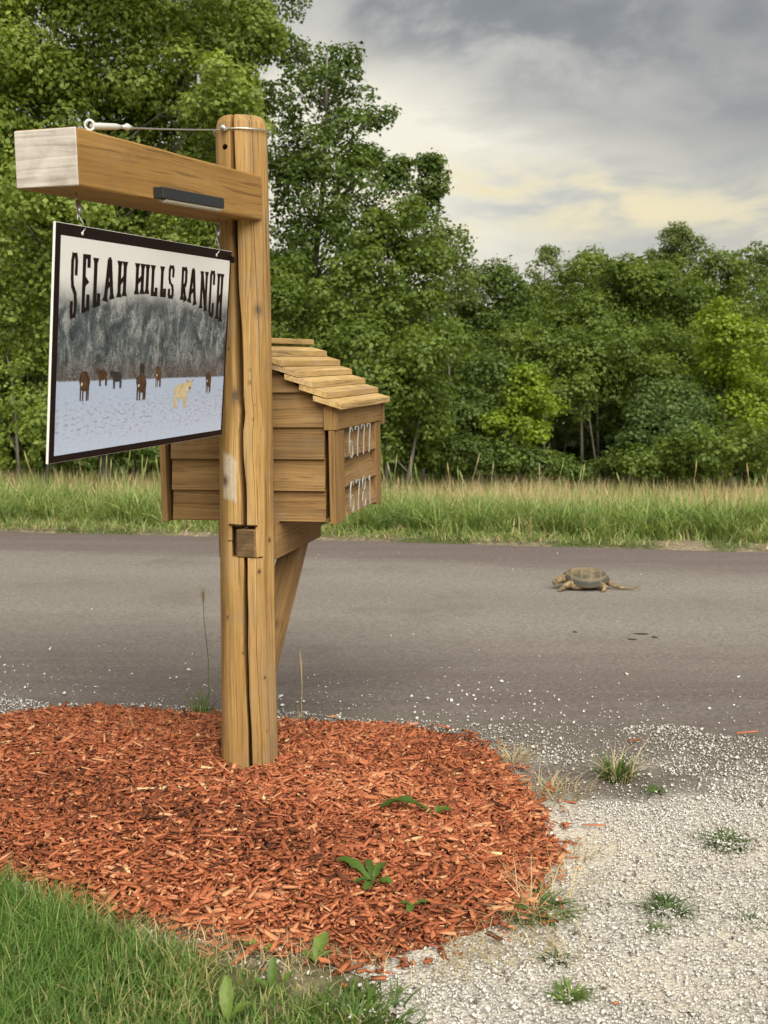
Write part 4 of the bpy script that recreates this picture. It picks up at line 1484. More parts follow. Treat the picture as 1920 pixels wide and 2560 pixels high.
def unit(v): return v / np.maximum(np.linalg.norm(v, axis=-1, keepdims=True), 1e-9)


def leaves_at(P, N, L, W, rng, droop=0.35):
    """one folded leaf of two triangles per point"""
    n = len(P)
    t = unit(np.cross(N, rng.normal(0, 1, (n, 3))))
    t = unit(t + np.array([0, 0, -droop]) * rng.random((n, 1)))
    b = unit(np.cross(N, t))
    c = np.cross(t, b)
    L = L[:, None]; W = W[:, None]
    V = np.zeros((n, 4, 3))
    V[:, 0] = P - t * L * 0.5
    V[:, 1] = P + b * W * 0.5 + c * W * 0.16 - t * L * 0.06
    V[:, 2] = P + t * L * 0.5
    V[:, 3] = P - b * W * 0.5 + c * W * 0.16 - t * L * 0.06
    F = np.stack([np.stack([np.arange(n) * 4, np.arange(n) * 4 + 1, np.arange(n) * 4 + 2], -1),
                  np.stack([np.arange(n) * 4, np.arange(n) * 4 + 2, np.arange(n) * 4 + 3], -1)], 1).reshape(-1, 3)
    return V.reshape(-1, 3), F


def crown_points(blobs, leaf, cover, rng, lobes=13, up=0.40, ragged=0.16, zmin=None):
    """each mass of the crown is a cluster of leafy lobes, leaves lying along the lobe surfaces"""
    Ps, Ns, Ts, C = [], [], [], []
    for (c, r) in blobs:
        c = np.array(c)
        nl = max(5, int(lobes * rng.uniform(0.85, 1.15)))
        d = unit(rng.normal(0, 1, (nl, 3)) + np.array([0, -0.25, 0.10]))
        lc = c + d * (r * rng.uniform(0.45, 0.95, nl))[:, None]
        lr = np.maximum(r * rng.uniform(0.18, 0.46, nl), 0.12)
        for i in range(nl):
            n = int(4 * math.pi * lr[i] ** 2 * cover / (leaf * leaf * 0.42))
            if n < 4: continue
            g = unit(rng.normal(0, 1, (n, 3)) + np.array([0, 0, 0.30]) + d[i] * 0.45)
            ph = rng.uniform(0, 6.28, 3)
            lump = 1 + 0.20 * np.sin(g[:, 0] * 6 + ph[0]) * np.sin(g[:, 1] * 6 + ph[1]) + 0.16 * np.sin(g[:, 2] * 7 + ph[2]) + rng.normal(0, ragged, n)
            P = lc[i] + g * (lr[i] * lump)[:, None] * np.array([1.08, 1.08, 0.86])
            N = unit(g * 0.70 + np.array([0, 0, up]) + rng.normal(0, 0.34, (n, 3)))
            Ps.append(P); Ns.append(N)
            Ts.append(0.5 + rng.normal(0, 0.11) + rng.normal(0, 0.12, n))
        C.append((c, r, lc))
    return np.concatenate(Ps), np.concatenate(Ns), np.clip(np.concatenate(Ts), 0, 1), C


def blobs_from(px, d, spread=0.5, rng=None):
    out = []
    for (x, y, r) in px:
        dd = d + (rng.uniform(-1, 1) * spread if rng is not None else 0)
        out.append((at(x, y, dd), r / 3000 * dd))
    return out


def tree(name, label, cat, px, d, mat, leaf=0.065, cover=0.75, lobes=13, up=0.40, ragged=0.21, trunk_r=0.07, trunks=None, spread=0.6,
         group=None, seed=1, limbs=True, lean=0.0):
    rng = np.random.default_rng(seed)
    blobs = blobs_from(px, d, spread, rng)
    cx = float(np.average([b[0][0] for b in blobs], weights=[b[1] for b in blobs])) + lean
    cyy = float(np.mean([b[0][1] for b in blobs]))
    gz = float(ground_z(cx, cyy))
    base = np.array([cx, cyy, gz])
    root = empty(name, tuple(base), label, cat, group)
    P, N, T, C = crown_points(blobs, leaf, cover, rng, lobes, up, ragged)
    keep = P[:, 2] > ground_z(P[:, 0], P[:, 1]) + 0.03
    P, N, T = P[keep], N[keep], T[keep]
    n = len(P)
    L = leaf * rng.uniform(0.65, 1.25, n)
    V, F = leaves_at(P - base, N, L, L * rng.uniform(0.62, 0.85, n), rng)
    mesh_arr('crown', V, F, mat, root, tint=np.repeat(T, 2))
    # trunk(s) and limbs
    ztop = max(b[0][2] for b in blobs) - 0.1
    bases = trunks or [(0.0, 1.0)]
    spine = []
    for (dx, k) in bases:
        pts, rad = [], []
        H = ztop - gz
        for i in range(9):
            f = i / 8
            tgt = np.array([0, 0, 0.0])
            if len(blobs) > 1:
                w = np.array([math.exp(-((b[0][2] - (gz + f * H)) / (0.3 * H + .2)) ** 2) * b[1] for b in blobs]) + 1e-6
                tgt = np.average([b[0] for b in blobs], axis=0, weights=w) - base
            pts.append((dx * (1 + 1.2 * f) + (tgt[0]) * f * 0.9 + 0.03 * H * 0.3 * math.sin(f * 5 + seed), tgt[1] * f * 0.8 + 0.02 * math.sin(f * 4), -0.12 + f * H * k))
            rad.append(trunk_r * (1.25 - 0.25 * min(1, f * 8)) * (1 - f * 0.86))
        V, F = tube(pts, rad, 9)
        mesh_py('trunk', V, F, M_BARK, root, True)
        spine.append([Vector(p) for p in pts])
    if limbs:
        for bi, (c, r, cc) in enumerate(C):
            sp_ = spine[bi % len(spine)]
            cl = Vector(c - base)
            k = min(range(len(sp_)), key=lambda i: abs(sp_[i].z - (cl.z - 0.75 * (Vector((cl.x, cl.y)) - Vector((sp_[i].x, sp_[i].y))).length - 0.3 * r)))
            k = max(1, k)
            st = sp_[k]
            ls_ = []
            mid = st.lerp(cl, 0.5) + Vector((0, 0, 0.08 * r))
            r0 = trunk_r * 0.42 * (1 - k / 11)
            ls_.append(([st, st.lerp(mid, 0.5), mid, mid.lerp(cl, 0.5), cl], [r0, r0 * .85, r0 * .7, r0 * .5, r0 * .35], 6))
            for q in cc[:: max(1, len(cc) // 7)][:8]:
                ql = Vector(q - base)
                a = mid.lerp(cl, rng.uniform(0.1, 0.9))
                b_ = a.lerp(ql, 0.55) + Vector((0, 0, 0.05 * r))
                ls_.append(([a, b_, ql], [r0 * .38, r0 * .25, r0 * .1], 4))
            V, F = tubes(ls_)
            mesh_py('limb', V, F, M_BARK, root, True)
    return root


TREES = [
    # left mass, nearest first
    ('cottonwood_tree', 'tall light green cottonwood filling the left edge above the beam', 'tree',
     [(90, 60, 190), (300, 130, 190), (480, 230, 150), (560, 250, 100), (150, 330, 190), (380, 390, 180), (590, 330, 75), (60, 560, 170), (250, 600, 170), (450, 560, 150), (330, -120, 220), (20, -130, 230), (560, 90, 120), (-40, 180, 200), (-60, 420, 190), (200, 480, 150)],
     14.5, 'light', dict(leaf=0.066, cover=0.85, lobes=18, trunk_r=0.09, spread=0.9, seed=21)),
    ('cottonwood_tree', 'dark leafy cottonwood rising behind the post top with its crown out of frame', 'tree',
     [(520, 40, 150), (620, 110, 90), (640, -60, 110), (480, -130, 190), (600, 260, 85), (560, 420, 110), (300, 0, 160)],
     18.5, 'dark', dict(leaf=0.066, trunk_r=0.10, seed=22)),
    ('cottonwood_tree', 'dark cottonwood right of the post with sky showing through its ragged slanting crown', 'tree',
     [(722, 120, 42), (790, 160, 62), (860, 195, 62), (745, 235, 75), (850, 270, 82), (940, 285, 40), (720, 380, 80), (800, 380, 110), (900, 395, 50), (960, 420, 45), (1005, 440, 34),
      (750, 500, 110), (880, 500, 120), (980, 510, 70), (720, 640, 95), (840, 640, 130)],
     17.0, 'dark', dict(leaf=0.066, trunk_r=0.085, seed=23, cover=0.55, ragged=0.26, lean=-0.55, spread=0.8)),
    ('poplar_sapling', 'slim dark poplar spire standing highest at the sloping end of the left trees', 'tree',
     [(1072, 415, 26), (1080, 465, 36), (1068, 525, 42), (1066, 590, 50), (1030, 540, 30)],
     18.5, 'dark', dict(leaf=0.066, trunk_r=0.035, seed=24, cover=0.6, ragged=0.25, spread=0.2)),
    ('maple_tree', 'yellow green maple glowing in front of the dark cottonwood, right of the mailbox roof', 'tree',
     [(930, 590, 65), (1000, 600, 80), (940, 690, 105), (1060, 680, 95), (860, 740, 80), (1040, 790, 95), (960, 800, 100)],
     15.8, 'mid', dict(leaf=0.064, trunk_r=0.05, seed=25)),
    ('elm_sapling', 'sparse pale sapling at the right end of the left tree group', 'tree',
     [(1120, 600, 45), (1150, 650, 42), (1135, 720, 60), (1100, 640, 50)],
     17.5, 'grey', dict(leaf=0.066, trunk_r=0.03, seed=26, cover=0.40, ragged=0.3, spread=0.3)),
    ('shrub', 'mid green shrub thicket directly right of the mailbox house', 'shrub',
     [(860, 880, 120), (960, 930, 120), (1060, 900, 105), (900, 1040, 125), (1030, 1050, 120), (790, 960, 100)],
     14.9, 'mid', dict(leaf=0.062, trunk_r=0.04, seed=27, trunks=[(-0.2, .8), (0.1, .9), (0.3, .8)])),
    ('elderberry_shrub', 'light green shrub at the left edge below the sign', 'shrub',
     [(40, 800, 110), (90, 960, 120), (20, 1090, 100), (150, 1080, 90)],
     13.9, 'light', dict(leaf=0.062, trunk_r=0.03, seed=28, trunks=[(-0.1, .9), (0.15, .8)])),
    ('shrub', 'dark shrub thicket in shade behind the hanging sign', 'shrub',
     [(280, 820, 150), (450, 800, 140), (350, 1000, 150), (520, 1000, 130), (620, 900, 110), (640, 760, 100), (190, 960, 110)],
     15.6, 'mid', dict(leaf=0.064, trunk_r=0.03, seed=29, trunks=[(-0.3, .8), (0.0, .9), (0.3, .8)])),
    ('shrub', 'mid green shrub between the post and the mailbox roof ridge', 'shrub',
     [(700, 790, 75), (760, 850, 90), (700, 930, 90), (740, 720, 70)],
     15.2, 'mid', dict(leaf=0.066, trunk_r=0.03, seed=41)),
    # the young wood to the right
    ('ash_tree', 'dark green ash behind, just right of the left tree group', 'tree',
     [(1200, 755, 85), (1260, 730, 62), (1180, 850, 120), (1270, 840, 100), (1170, 960, 110)],
     21.5, 'dark', dict(leaf=0.068, trunk_r=0.036, seed=30)),
    ('ash_tree', 'thin grey green treetop poking above the wood left of centre', 'tree',
     [(1372, 640, 22), (1360, 680, 42), (1385, 725, 50), (1345, 735, 40)],
     25.5, 'grey', dict(leaf=0.066, trunk_r=0.05, seed=31, cover=0.5, ragged=0.26, spread=0.2)),
    ('maple_tree', 'broad mid green maple in the middle of the wood left of the tall tree', 'tree',
     [(1440, 740, 85), (1510, 700, 70), (1400, 830, 100), (1500, 820, 120), (1560, 770, 85), (1340, 800, 65)],
     22.0, 'mid', dict(leaf=0.068, trunk_r=0.036, seed=32)),
    ('maple_tree', 'mid green maple in the wood directly below the tall tree', 'tree',
     [(1620, 730, 75), (1680, 720, 85), (1600, 830, 110), (1700, 830, 110), (1570, 690, 42), (1745, 760, 70)],
     21.2, 'mid', dict(leaf=0.068, trunk_r=0.036, seed=33)),
    ('hickory_tree', 'tallest grey green treetop of the right hand wood against the sky', 'tree',
     [(1695, 588, 34), (1665, 615, 42), (1720, 625, 42), (1690, 665, 65), (1640, 655, 28), (1690, 730, 75)],
     26.0, 'grey', dict(leaf=0.066, trunk_r=0.04, seed=34, cover=0.6, ragged=0.24, spread=0.3)),
    ('maple_tree', 'mid green maple between the tall tree and the right edge', 'tree',
     [(1800, 700, 70), (1850, 680, 50), (1780, 790, 95), (1870, 770, 90), (1830, 860, 110)],
     22.5, 'mid', dict(leaf=0.068, trunk_r=0.036, seed=35)),
    ('hickory_tree', 'dark treetop at the far right edge against the sky', 'tree',
     [(1905, 645, 38), (1895, 690, 50), (1940, 720, 70)],
     25.5, 'grey', dict(leaf=0.066, trunk_r=0.05, seed=36, spread=0.3)),
    ('box_elder', 'bright yellow green box elder at the right edge', 'tree',
     [(1770, 830, 42), (1810, 890, 75), (1870, 880, 80), (1900, 950, 110), (1800, 980, 85), (1860, 1050, 110), (1750, 960, 50), (1800, 800, 40)],
     17.4, 'bright', dict(leaf=0.064, trunk_r=0.03, seed=37, cover=0.65, ragged=0.22)),
    ('maple_sapling', 'small bright maple on thin twin trunks beside the dark gap', 'tree',
     [(1300, 975, 34), (1352, 985, 36), (1285, 1040, 40), (1345, 1035, 46), (1382, 1030, 26), (1325, 1080, 30), (1262, 1080, 24), (1318, 945, 20), (1240, 1050, 20)],
     16.6, 'bright', dict(leaf=0.066, trunk_r=0.028, seed=38, cover=0.6, ragged=0.24, lobes=8, trunks=[(-0.10, .8), (0.12, .85)], lean=0.12, spread=0.35)),
    ('dogwood_shrub', 'blue green dogwood dome right of the dark gap', 'shrub',
     [(1650, 1010, 78), (1618, 1070, 72), (1695, 1060, 88), (1645, 1130, 85), (1592, 1130, 42), (1735, 1000, 55)],
     17.2, 'blue', dict(leaf=0.058, trunk_r=0.035, seed=39, trunks=[(-0.2, .8), (0.15, .9)])),
    ('maple_tree', 'layered green maple arching over the dark gap', 'tree',
     [(1380, 880, 75), (1440, 900, 85), (1500, 950, 70), (1420, 980, 62), (1530, 900, 90), (1478, 985, 36), (1340, 900, 60)],
     18.8, 'mid', dict(leaf=0.063, trunk_r=0.026, seed=40, lean=0.45)),
    ('maple_tree', 'green maple behind the blue green dogwood', 'tree',
     [(1620, 890, 95), (1690, 900, 95), (1570, 960, 75), (1740, 880, 70), (1650, 960, 80)],
     19.0, 'mid', dict(leaf=0.063, trunk_r=0.03, seed=42, lean=-0.5)),
    ('shrub', 'low bright green shrub in the grass under the box elder', 'shrub',
     [(1850, 1110, 85), (1770, 1130, 60), (1920, 1080, 90), (1700, 1150, 40)],
     15.7, 'mid', dict(leaf=0.066, trunk_r=0.025, seed=43, trunks=[(-0.1, .8), (0.1, .9)])),
    ('shrub', 'dark shrub left of the small bright maple', 'shrub',
     [(1150, 1060, 95), (1230, 1080, 85), (1190, 990, 95), (1260, 1120, 60), (1120, 1130, 75)],
     17.4, 'dark', dict(leaf=0.066, trunk_r=0.03, seed=44, trunks=[(-0.15, .8), (0.2, .9)])),
    ('maple_tree', 'dark green maple behind the small bright maple', 'tree',
     [(1260, 900, 85), (1310, 870, 75), (1240, 980, 85), (1320, 950, 65)],
     19.5, 'mid', dict(leaf=0.064, trunk_r=0.03, seed=45, lean=-0.3)),
    ('shrub', 'low dark shrub at the foot of the wood right of the mailbox house', 'shrub',
     [(1010, 1110, 60), (1080, 1090, 55), (950, 1120, 50), (1050, 1150, 45)],
     15.9, 'mid', dict(leaf=0.062, trunk_r=0.02, seed=51, cover=0.8)),
    ('shrub', 'low shrub at the foot of the trunks of the small bright maple', 'shrub',
     [(1200, 1140, 48), (1270, 1150, 40), (1340, 1158, 34), (1150, 1120, 50)],
     16.2, 'dark', dict(leaf=0.060, trunk_r=0.015, seed=52, cover=0.8)),
    ('shrub', 'low leafy brush growing across the foot of the dark gap', 'shrub',
     [(1420, 1178, 22), (1480, 1182, 22), (1550, 1160, 32), (1375, 1165, 26)],
     17.6, 'dark', dict(leaf=0.060, trunk_r=0.015, seed=53, cover=0.8)),
    ('shrub', 'low green brush in front of the blue green dogwood', 'shrub',
     [(1590, 1150, 45), (1660, 1155, 42), (1720, 1140, 48)],
     16.1, 'mid', dict(leaf=0.060, trunk_r=0.015, seed=54, cover=0.8)),
    ('shrub', 'low brush behind the meadow at the left below the sign', 'shrub',
     [(250, 1110, 60), (330, 1120, 55), (420, 1110, 60), (170, 1130, 50), (500, 1130, 50)],
     14.6, 'dark', dict(leaf=0.060, trunk_r=0.015, seed=55, cover=0.8)),
    ('ash_tree', 'dark trunked ash beyond the right edge shrubs', 'tree',
     [(1990, 820, 130), (2080, 760, 140), (2010, 960, 140), (2100, 930, 140)],
     20.0, 'mid', dict(leaf=0.066, trunk_r=0.06, seed=46, cover=0.3)),
    ('cottonwood_tree', 'cottonwood beyond the left edge of the big light green one', 'tree',
     [(-250, 300, 230), (-330, 0, 240), (-300, 620, 220), (-150, 850, 180), (-420, 900, 220)],
     15.5, 'light', dict(leaf=0.066, trunk_r=0.09, seed=47, cover=0.22)),
]
for nm, lab, cat, px, d, mt, kw in TREES:
    tree(nm, lab, cat, px, d, LEAF[mt], **kw)


def build_wood():
    """the wood behind, reads as one dark mass of leaves"""
    rng = np.random.default_rng(77)
    blobs = []
    for x in np.arange(-11, 13, 0.85):
        for row, d in ((0, 25.5), (1, 28.5), (2, 31.5), (3, 33.5)):
            top = 2.2 + 0.4 * math.sin(x * 1.3 + row) + (0.4 if row else 0) + (2.5 if x < -2.5 else 0) * (0.6 if row else 0.2)
            z = -1.0
            while z < top:
                r = rng.uniform(0.75, 1.1)
                if not (3.1 < x * 25.5 / d < 5.3 and z < 0.55 and row < 2):
                    blobs.append((np.array([x + rng.uniform(-.4, .4), d + rng.uniform(-.9, .9), z]), r))
                z += 0.95
    P, N, T, C = crown_points(blobs, 0.19, 0.42, rng, 8)
    keep = P[:, 2] > -1.3
    P, N, T = P[keep], N[keep], T[keep]
    L = 0.22 * rng.uniform(0.7, 1.3, len(P))
    V, F = leaves_at(P, N, L, L * 0.75, rng)
    o = mesh_arr('distant_woods', V, F, LEAF['dark'], tint=np.repeat(T, 2))
    tag(o, 'dark mass of woodland foliage behind the nearer trees', 'woodland', kind='stuff')
    ls_ = []
    for i in range(46):
        x = rng.uniform(-10, 12); y = rng.uniform(25.0, 29)
        h = rng.uniform(2.2, 4.2)
        z0 = float(ground_z(x, y)) - 0.1
        k_ = rng.uniform(0.4, 0.9)
        ls_.append(([(x, y, z0), (x + rng.normal(0, .12), y, z0 + h * .5), (x + rng.normal(0, .4), y, z0 + h)], [0.036 * k_, 0.028 * k_, 0.010], 6))
    V, F = tubes(ls_)
    tag(mesh_py('undergrowth_stems', V, F, M_BARK), 'crowd of thin trunks standing in the shade of the wood', 'woodland', kind='stuff')


build_wood()

# ------------------------------------------------------------------ grass


def blades(P, H, W, lean, rng, seg=3, az=None):
    n = len(P)
    az = rng.uniform(0, 2 * np.pi, n) if az is None else az
    hd = np.stack([np.cos(az), np.sin(az), np.zeros(n)], -1)
    sdv = np.stack([-np.sin(az), np.cos(az), np.zeros(n)], -1)
    tw = rng.normal(0, 0.7, n)
    sdv = sdv * np.cos(tw)[:, None] + hd * np.sin(tw)[:, None]
    V = np.zeros((n, (seg + 1) * 2, 3))
    for k in range(seg + 1):
        s = k / seg
        c = P + hd * (H * lean * s * s)[:, None] + np.array([0, 0, 1.0]) * (H * s * (1 - 0.32 * np.abs(lean) * s))[:, None]
        w = W * (1 - s) ** 0.75 + 0.0004
        V[:, 2 * k] = c - sdv * (w / 2)[:, None]
        V[:, 2 * k + 1] = c + sdv * (w / 2)[:, None]
    q = np.array([(2 * k, 2 * k + 1, 2 * k + 3, 2 * k + 2) for k in range(seg)])
    F = (np.arange(n)[:, None, None] * ((seg + 1) * 2) + q[None]).reshape(-1, 4)
    return V.reshape(-1, 3), F


M_LAWN = tint_mat('lawn_blade', [(0.0, (0.052, 0.110, 0.021)), (0.4, (0.113, 0.213, 0.040)), (0.72, (0.207, 0.331, 0.079)), (0.82, (0.253, 0.263, 0.089)), (1.0, (0.506, 0.456, 0.210))], 0.5, 0.30, 0.3)
M_TALL = tint_mat('field_grass', [(0.0, (0.106, 0.165, 0.044)), (0.35, (0.213, 0.297, 0.084)), (0.6, (0.325, 0.413, 0.137)), (0.75, (0.448, 0.451, 0.210)), (0.88, (0.582, 0.440, 0.247)), (1.0, (0.672, 0.528, 0.336))], 0.6, 0.35, 0.25)
M_STRAW = tint_mat('dry_straw', [(0.0, (0.30, 0.225, 0.11)), (0.5, (0.47, 0.38, 0.21)), (1.0, (0.62, 0.54, 0.36))], 0.7, 0.2, 0.2)
M_WEED = tint_mat('weed_leaf', [(0.0, (0.035, 0.071, 0.013)), (0.5, (0.081, 0.146, 0.023)), (1.0, (0.169, 0.232, 0.048))], 0.5, 0.25, 0.35)
LAWN = np.array([0.0, -0.09]) + np.array([(-3, 0.5), (0.12, 0.5), (0.10, 2.4), (0.03, 2.70), (-0.04, 2.80), (-0.16, 2.90), (-0.32, 2.95), (-0.52, 3.05), (-0.75, 3.17), (-0.95, 3.30), (-1.15, 3.44), (-1.5, 3.64), (-2.2, 4.2), (-3, 4.6)])


def build_lawn():
    rng = np.random.default_rng(9)
    n0 = 66000
    x = rng.uniform(-1.75, 0.16, n0); y = rng.uniform(2.25, 3.75, n0)
    d = edge_dist(LAWN, x, y)
    lush = np.clip((-x - 0.40 + 0.22 * fbm(x, y, 3.0, 1)) / 0.35, 0, 1)      # thick to the left, thin and dry to the right
    keep = (d > -0.02 + 0.03 * fbm(x, y, 9, 3)) & (np.abs(x) < 0.36 * y + 0.3)
    keep &= rng.random(n0) < (0.46 + 0.54 * lush) * np.clip(0.35 + d / 0.10, 0.15, 1)
    x, y, d, lush = x[keep], y[keep], d[keep], lush[keep]
    n = len(x)
    H = (0.042 + 0.070 * lush) * rng.uniform(0.55, 1.35, n) * (1 + 0.25 * fbm(x, y, 5, 8))
    z = np.full(n, -0.012) + 0.004 * lush
    tint = np.clip(0.36 + rng.normal(0, 0.17, n) + 0.16 * fbm(x, y, 4, 2), 0, 0.74)
    dry = rng.random(n) < np.clip(0.06 + 0.70 * (1 - lush) * (0.55 + 0.7 * fbm(x, y, 4.5, 5)) + 0.25 * np.exp(-d / 0.05), 0, 0.85)
    tint = np.where(dry, rng.uniform(0.80, 1.0, n), tint)
    V, F = blades(np.stack([x, y, z], -1), H, rng.uniform(0.003, 0.0066, n), rng.uniform(0.1, 1.05, n), rng)
    tag(mesh_arr('lawn_grass', V, F, M_LAWN, tint=np.repeat(tint, 3)), 'thick green lawn grass in the near left corner', 'grass', kind='stuff')


build_lawn()


def build_field():
    rng = np.random.default_rng(10)
    parts_ = []
    # near, leafy green grass along the verge
    n = 30000
    x = rng.uniform(-6.5, 6.5, n); s = 0.30 + np.abs(rng.normal(0, 0.75, n))
    s += 0.15 * fbm(x, s, 2.5, 2)
    y = far_edge(x) + np.maximum(s, 0.12)
    H = np.clip(0.09 + 0.25 * np.clip(s / 0.9, 0, 1), 0.05, 0.5) * rng.uniform(0.55, 1.2, n) * (1 + 0.28 * fbm(x, y, 1.7, 4))
    t = np.clip(0.42 + rng.normal(0, 0.16, n) + 0.12 * fbm(x, y, 2.2, 6), 0, 0.75)
    t = np.where(rng.random(n) < 0.04 + 0.16 * np.exp(-s / 0.3), rng.uniform(0.78, 1, n), t)
    parts_.append((x, y, H, rng.uniform(0.009, 0.021, n), rng.uniform(0.1, 1.2, n), t))
    # the field beyond, tan seed heads over green
    n = 34000
    x = rng.uniform(-8.5, 8.5, n); s = 0.9 + 8.5 * rng.random(n) ** 1.35
    y = far_edge(x) + s
    H = 0.46 * rng.uniform(0.50, 1.12, n) * (1 + 0.16 * fbm(x, y, 0.9, 3) + 0.10 * fbm(x, y, 3.1, 5))
    t = np.clip(0.48 + rng.normal(0, 0.15, n), 0, 0.78)
    tan = rng.random(n) < np.clip(0.30 + 0.36 * np.clip(s - 0.9, 0, 1.2) + 0.5 * fbm(x, y, 0.8, 1), 0.1, 0.92)
    t = np.where(tan, rng.uniform(0.80, 1, n), t)
    parts_.append((x, y, H, rng.uniform(0.006, 0.013, n), rng.uniform(0.05, 0.6, n), t))
    # rank broad-bladed clumps leaning over the verge
    cx_ = rng.uniform(-5.5, 5.5, 70); cs_ = rng.uniform(0.35, 1.1, 70)
    k_ = rng.integers(0, 70, 5200); n = 5200
    x = cx_[k_] + rng.normal(0, 0.09, n); y = far_edge(x) + np.maximum(cs_[k_] + rng.normal(0, 0.08, n), 0.2)
    parts_.append((x, y, rng.uniform(0.18, 0.42, n), rng.uniform(0.012, 0.026, n), rng.uniform(0.3, 1.4, n), np.clip(0.30 + 0.3 * np.sin(k_ * 7.7) * 0.6 + rng.normal(0, 0.1, n), 0.05, 0.72)))
    x = np.concatenate([p[0] for p in parts_]); y = np.concatenate([p[1] for p in parts_]); H, W, ln, t = [np.concatenate([p[i] for p in parts_]) for i in (2, 3, 4, 5)]
    V, F = blades(np.stack([x, y, ground_z(x, y) - 0.01], -1), H, W, ln, rng)
    tag(mesh_arr('field_grass', V, F, M_TALL, tint=np.repeat(t, 3)), 'tall green and tan meadow grass beyond the road', 'grass', kind='stuff')
    # short mown and dried thatch along the road edge
    n = 16000
    x = rng.uniform(-5.5, 5.5, n); s = rng.uniform(-0.04, 0.75, n) + 0.06 * fbm(x, x * 0, 4, 1)
    bare = fbm(x, s, 1.3, 9) + 0.6 * np.exp(-((x - 3.0) / 1.0) ** 2)
    keep = rng.random(n) > np.clip(0.15 + bare, 0, 0.9)
    x, s = x[keep], s[keep]; n = len(x); y = far_edge(x) + s
    t = np.where(rng.random(n) < 0.22, rng.uniform(0.72, 0.95, n), rng.uniform(0.05, 0.6, n))
    V, F = blades(np.stack([x, y, ground_z(x, y) - 0.004], -1), rng.uniform(0.03, 0.13, n), rng.uniform(0.005, 0.012, n), rng.uniform(0.4, 1.7, n), rng)
    tag(mesh_arr('verge_grass', V, F, M_TALL, tint=np.repeat(t, 3)), 'short scrubby grass and thatch along the far road edge', 'grass', kind='stuff')


build_field()


def build_stalks():
    """seed-head stalks standing over the meadow"""
    rng = np.random.default_rng(12)
    Vs, Fs, Ts = [], [], []
    off = 0
    sx_ = rng.uniform(-4.2, 5.2, 26)
    for i in range(130):
        x = float(sx_[int(rng.integers(0, 26))] + rng.normal(0, 0.28)); s = rng.uniform(0.6, 4.5)
        y = far_edge(x) + s; z = float(ground_z(x, y)) - 0.02
        h = rng.uniform(0.34, 0.70); dx, dy = rng.normal(0, 0.05, 2)
        pts = [(x, y, z), (x + dx * .5, y + dy * .5, z + h * .6), (x + dx, y + dy, z + h * .82), (x + dx * 1.15, y + dy, z + h * .9), (x + dx * 1.3, y + dy, z + h)]
        w = rng.uniform(0.7, 1.2)
        V, F = tube(pts, [0.0028, 0.0026, 0.004 * w, 0.0085 * w, 0.002], 5, False)
        Vs += [tuple(v) for v in V]; Fs += [tuple(q + off for q in f) for f in F]; off += len(V)
        Ts += [float(rng.choice([0.62, 0.7, 0.78, 0.86]))] * len(F)
    tag(mesh_arr('grass_stalks', Vs, Fs, M_TALL, tint=Ts), 'pale seed head stalks standing over the meadow grass', 'grass', kind='stuff')


build_stalks()

# ------------------------------------------------------------------ weeds, leaves and loose bits in front


def leaf_mesh(length, width, curl, wav, rng, seg=9):
    """a broad ribbed leaf along +x, arched, with wavy margins"""
    V, F = [], []
    for i in range(seg + 1):
        s = i / seg
        w = width * (math.sin(math.pi * min(1, s * 0.93 + 0.04)) ** 0.75) * (0.55 + 0.6 * s if s < .75 else 1.0) * 0.5 + 0.0012
        x = length * s; z = length * curl * math.sin(math.pi * s * 0.9) - 0.10 * length * s * s
        for k, f in enumerate((-1, -0.5, 0, 0.5, 1)):
            zz = z + abs(f) * w * 0.32 + wav * w * math.sin(s * 17 + k * 2.4) * abs(f)
            V.append((x, f * w * (1 + 0.08 * math.sin(s * 23 + k)), zz))
    for i in range(seg):
        for k in range(4):
            a = i * 5 + k
            F.append((a, a + 1, a + 6, a + 5))
    return V, F


def weed(name, loc, label, cat, leaves, group=None, mat=None):
    root = empty(name, loc, label, cat, group)
    for (ln, wd, yaw, pitch, curl, tint, ox, oy) in leaves:
        V, F = leaf_mesh(ln, wd, curl, 0.22, RNG)
        o = mesh_arr('leaf', V, F, mat or M_WEED, root, tint=[max(0, min(1, tint + RNG.normal(0, .05))) for _ in F], smooth=True)
        o.location = (ox, oy, 0.004)
        o.rotation_euler = (RNG.normal(0, 0.12), -R(pitch), R(yaw))
    return root


def tuft(name, loc, label, cat, n, h, rad, mat, tints, lean=(0.3, 1.4), w=(0.003, 0.006), part='blades', root=None, group=None, seed=0):
    rng = np.random.default_rng(100 + seed)
    if root is None:
        root = empty(name, loc, label, cat, group)
    a = rng.uniform(0, 2 * np.pi, n); r = rad * rng.random(n) ** 0.7
    P = np.stack([r * np.cos(a), r * np.sin(a), np.full(n, -0.006)], -1)
    V, F = blades(P, rng.uniform(0.45, 1.1, n) * h, rng.uniform(*w, n), rng.uniform(*lean, n), rng, 3, az=a + rng.normal(0, 0.7, n))
    mesh_arr(part, V, F, mat, root, tint=np.repeat(rng.uniform(tints[0], tints[1], n), 3))
    return root


def mz(x, y): return float(mulch_z(x, y))


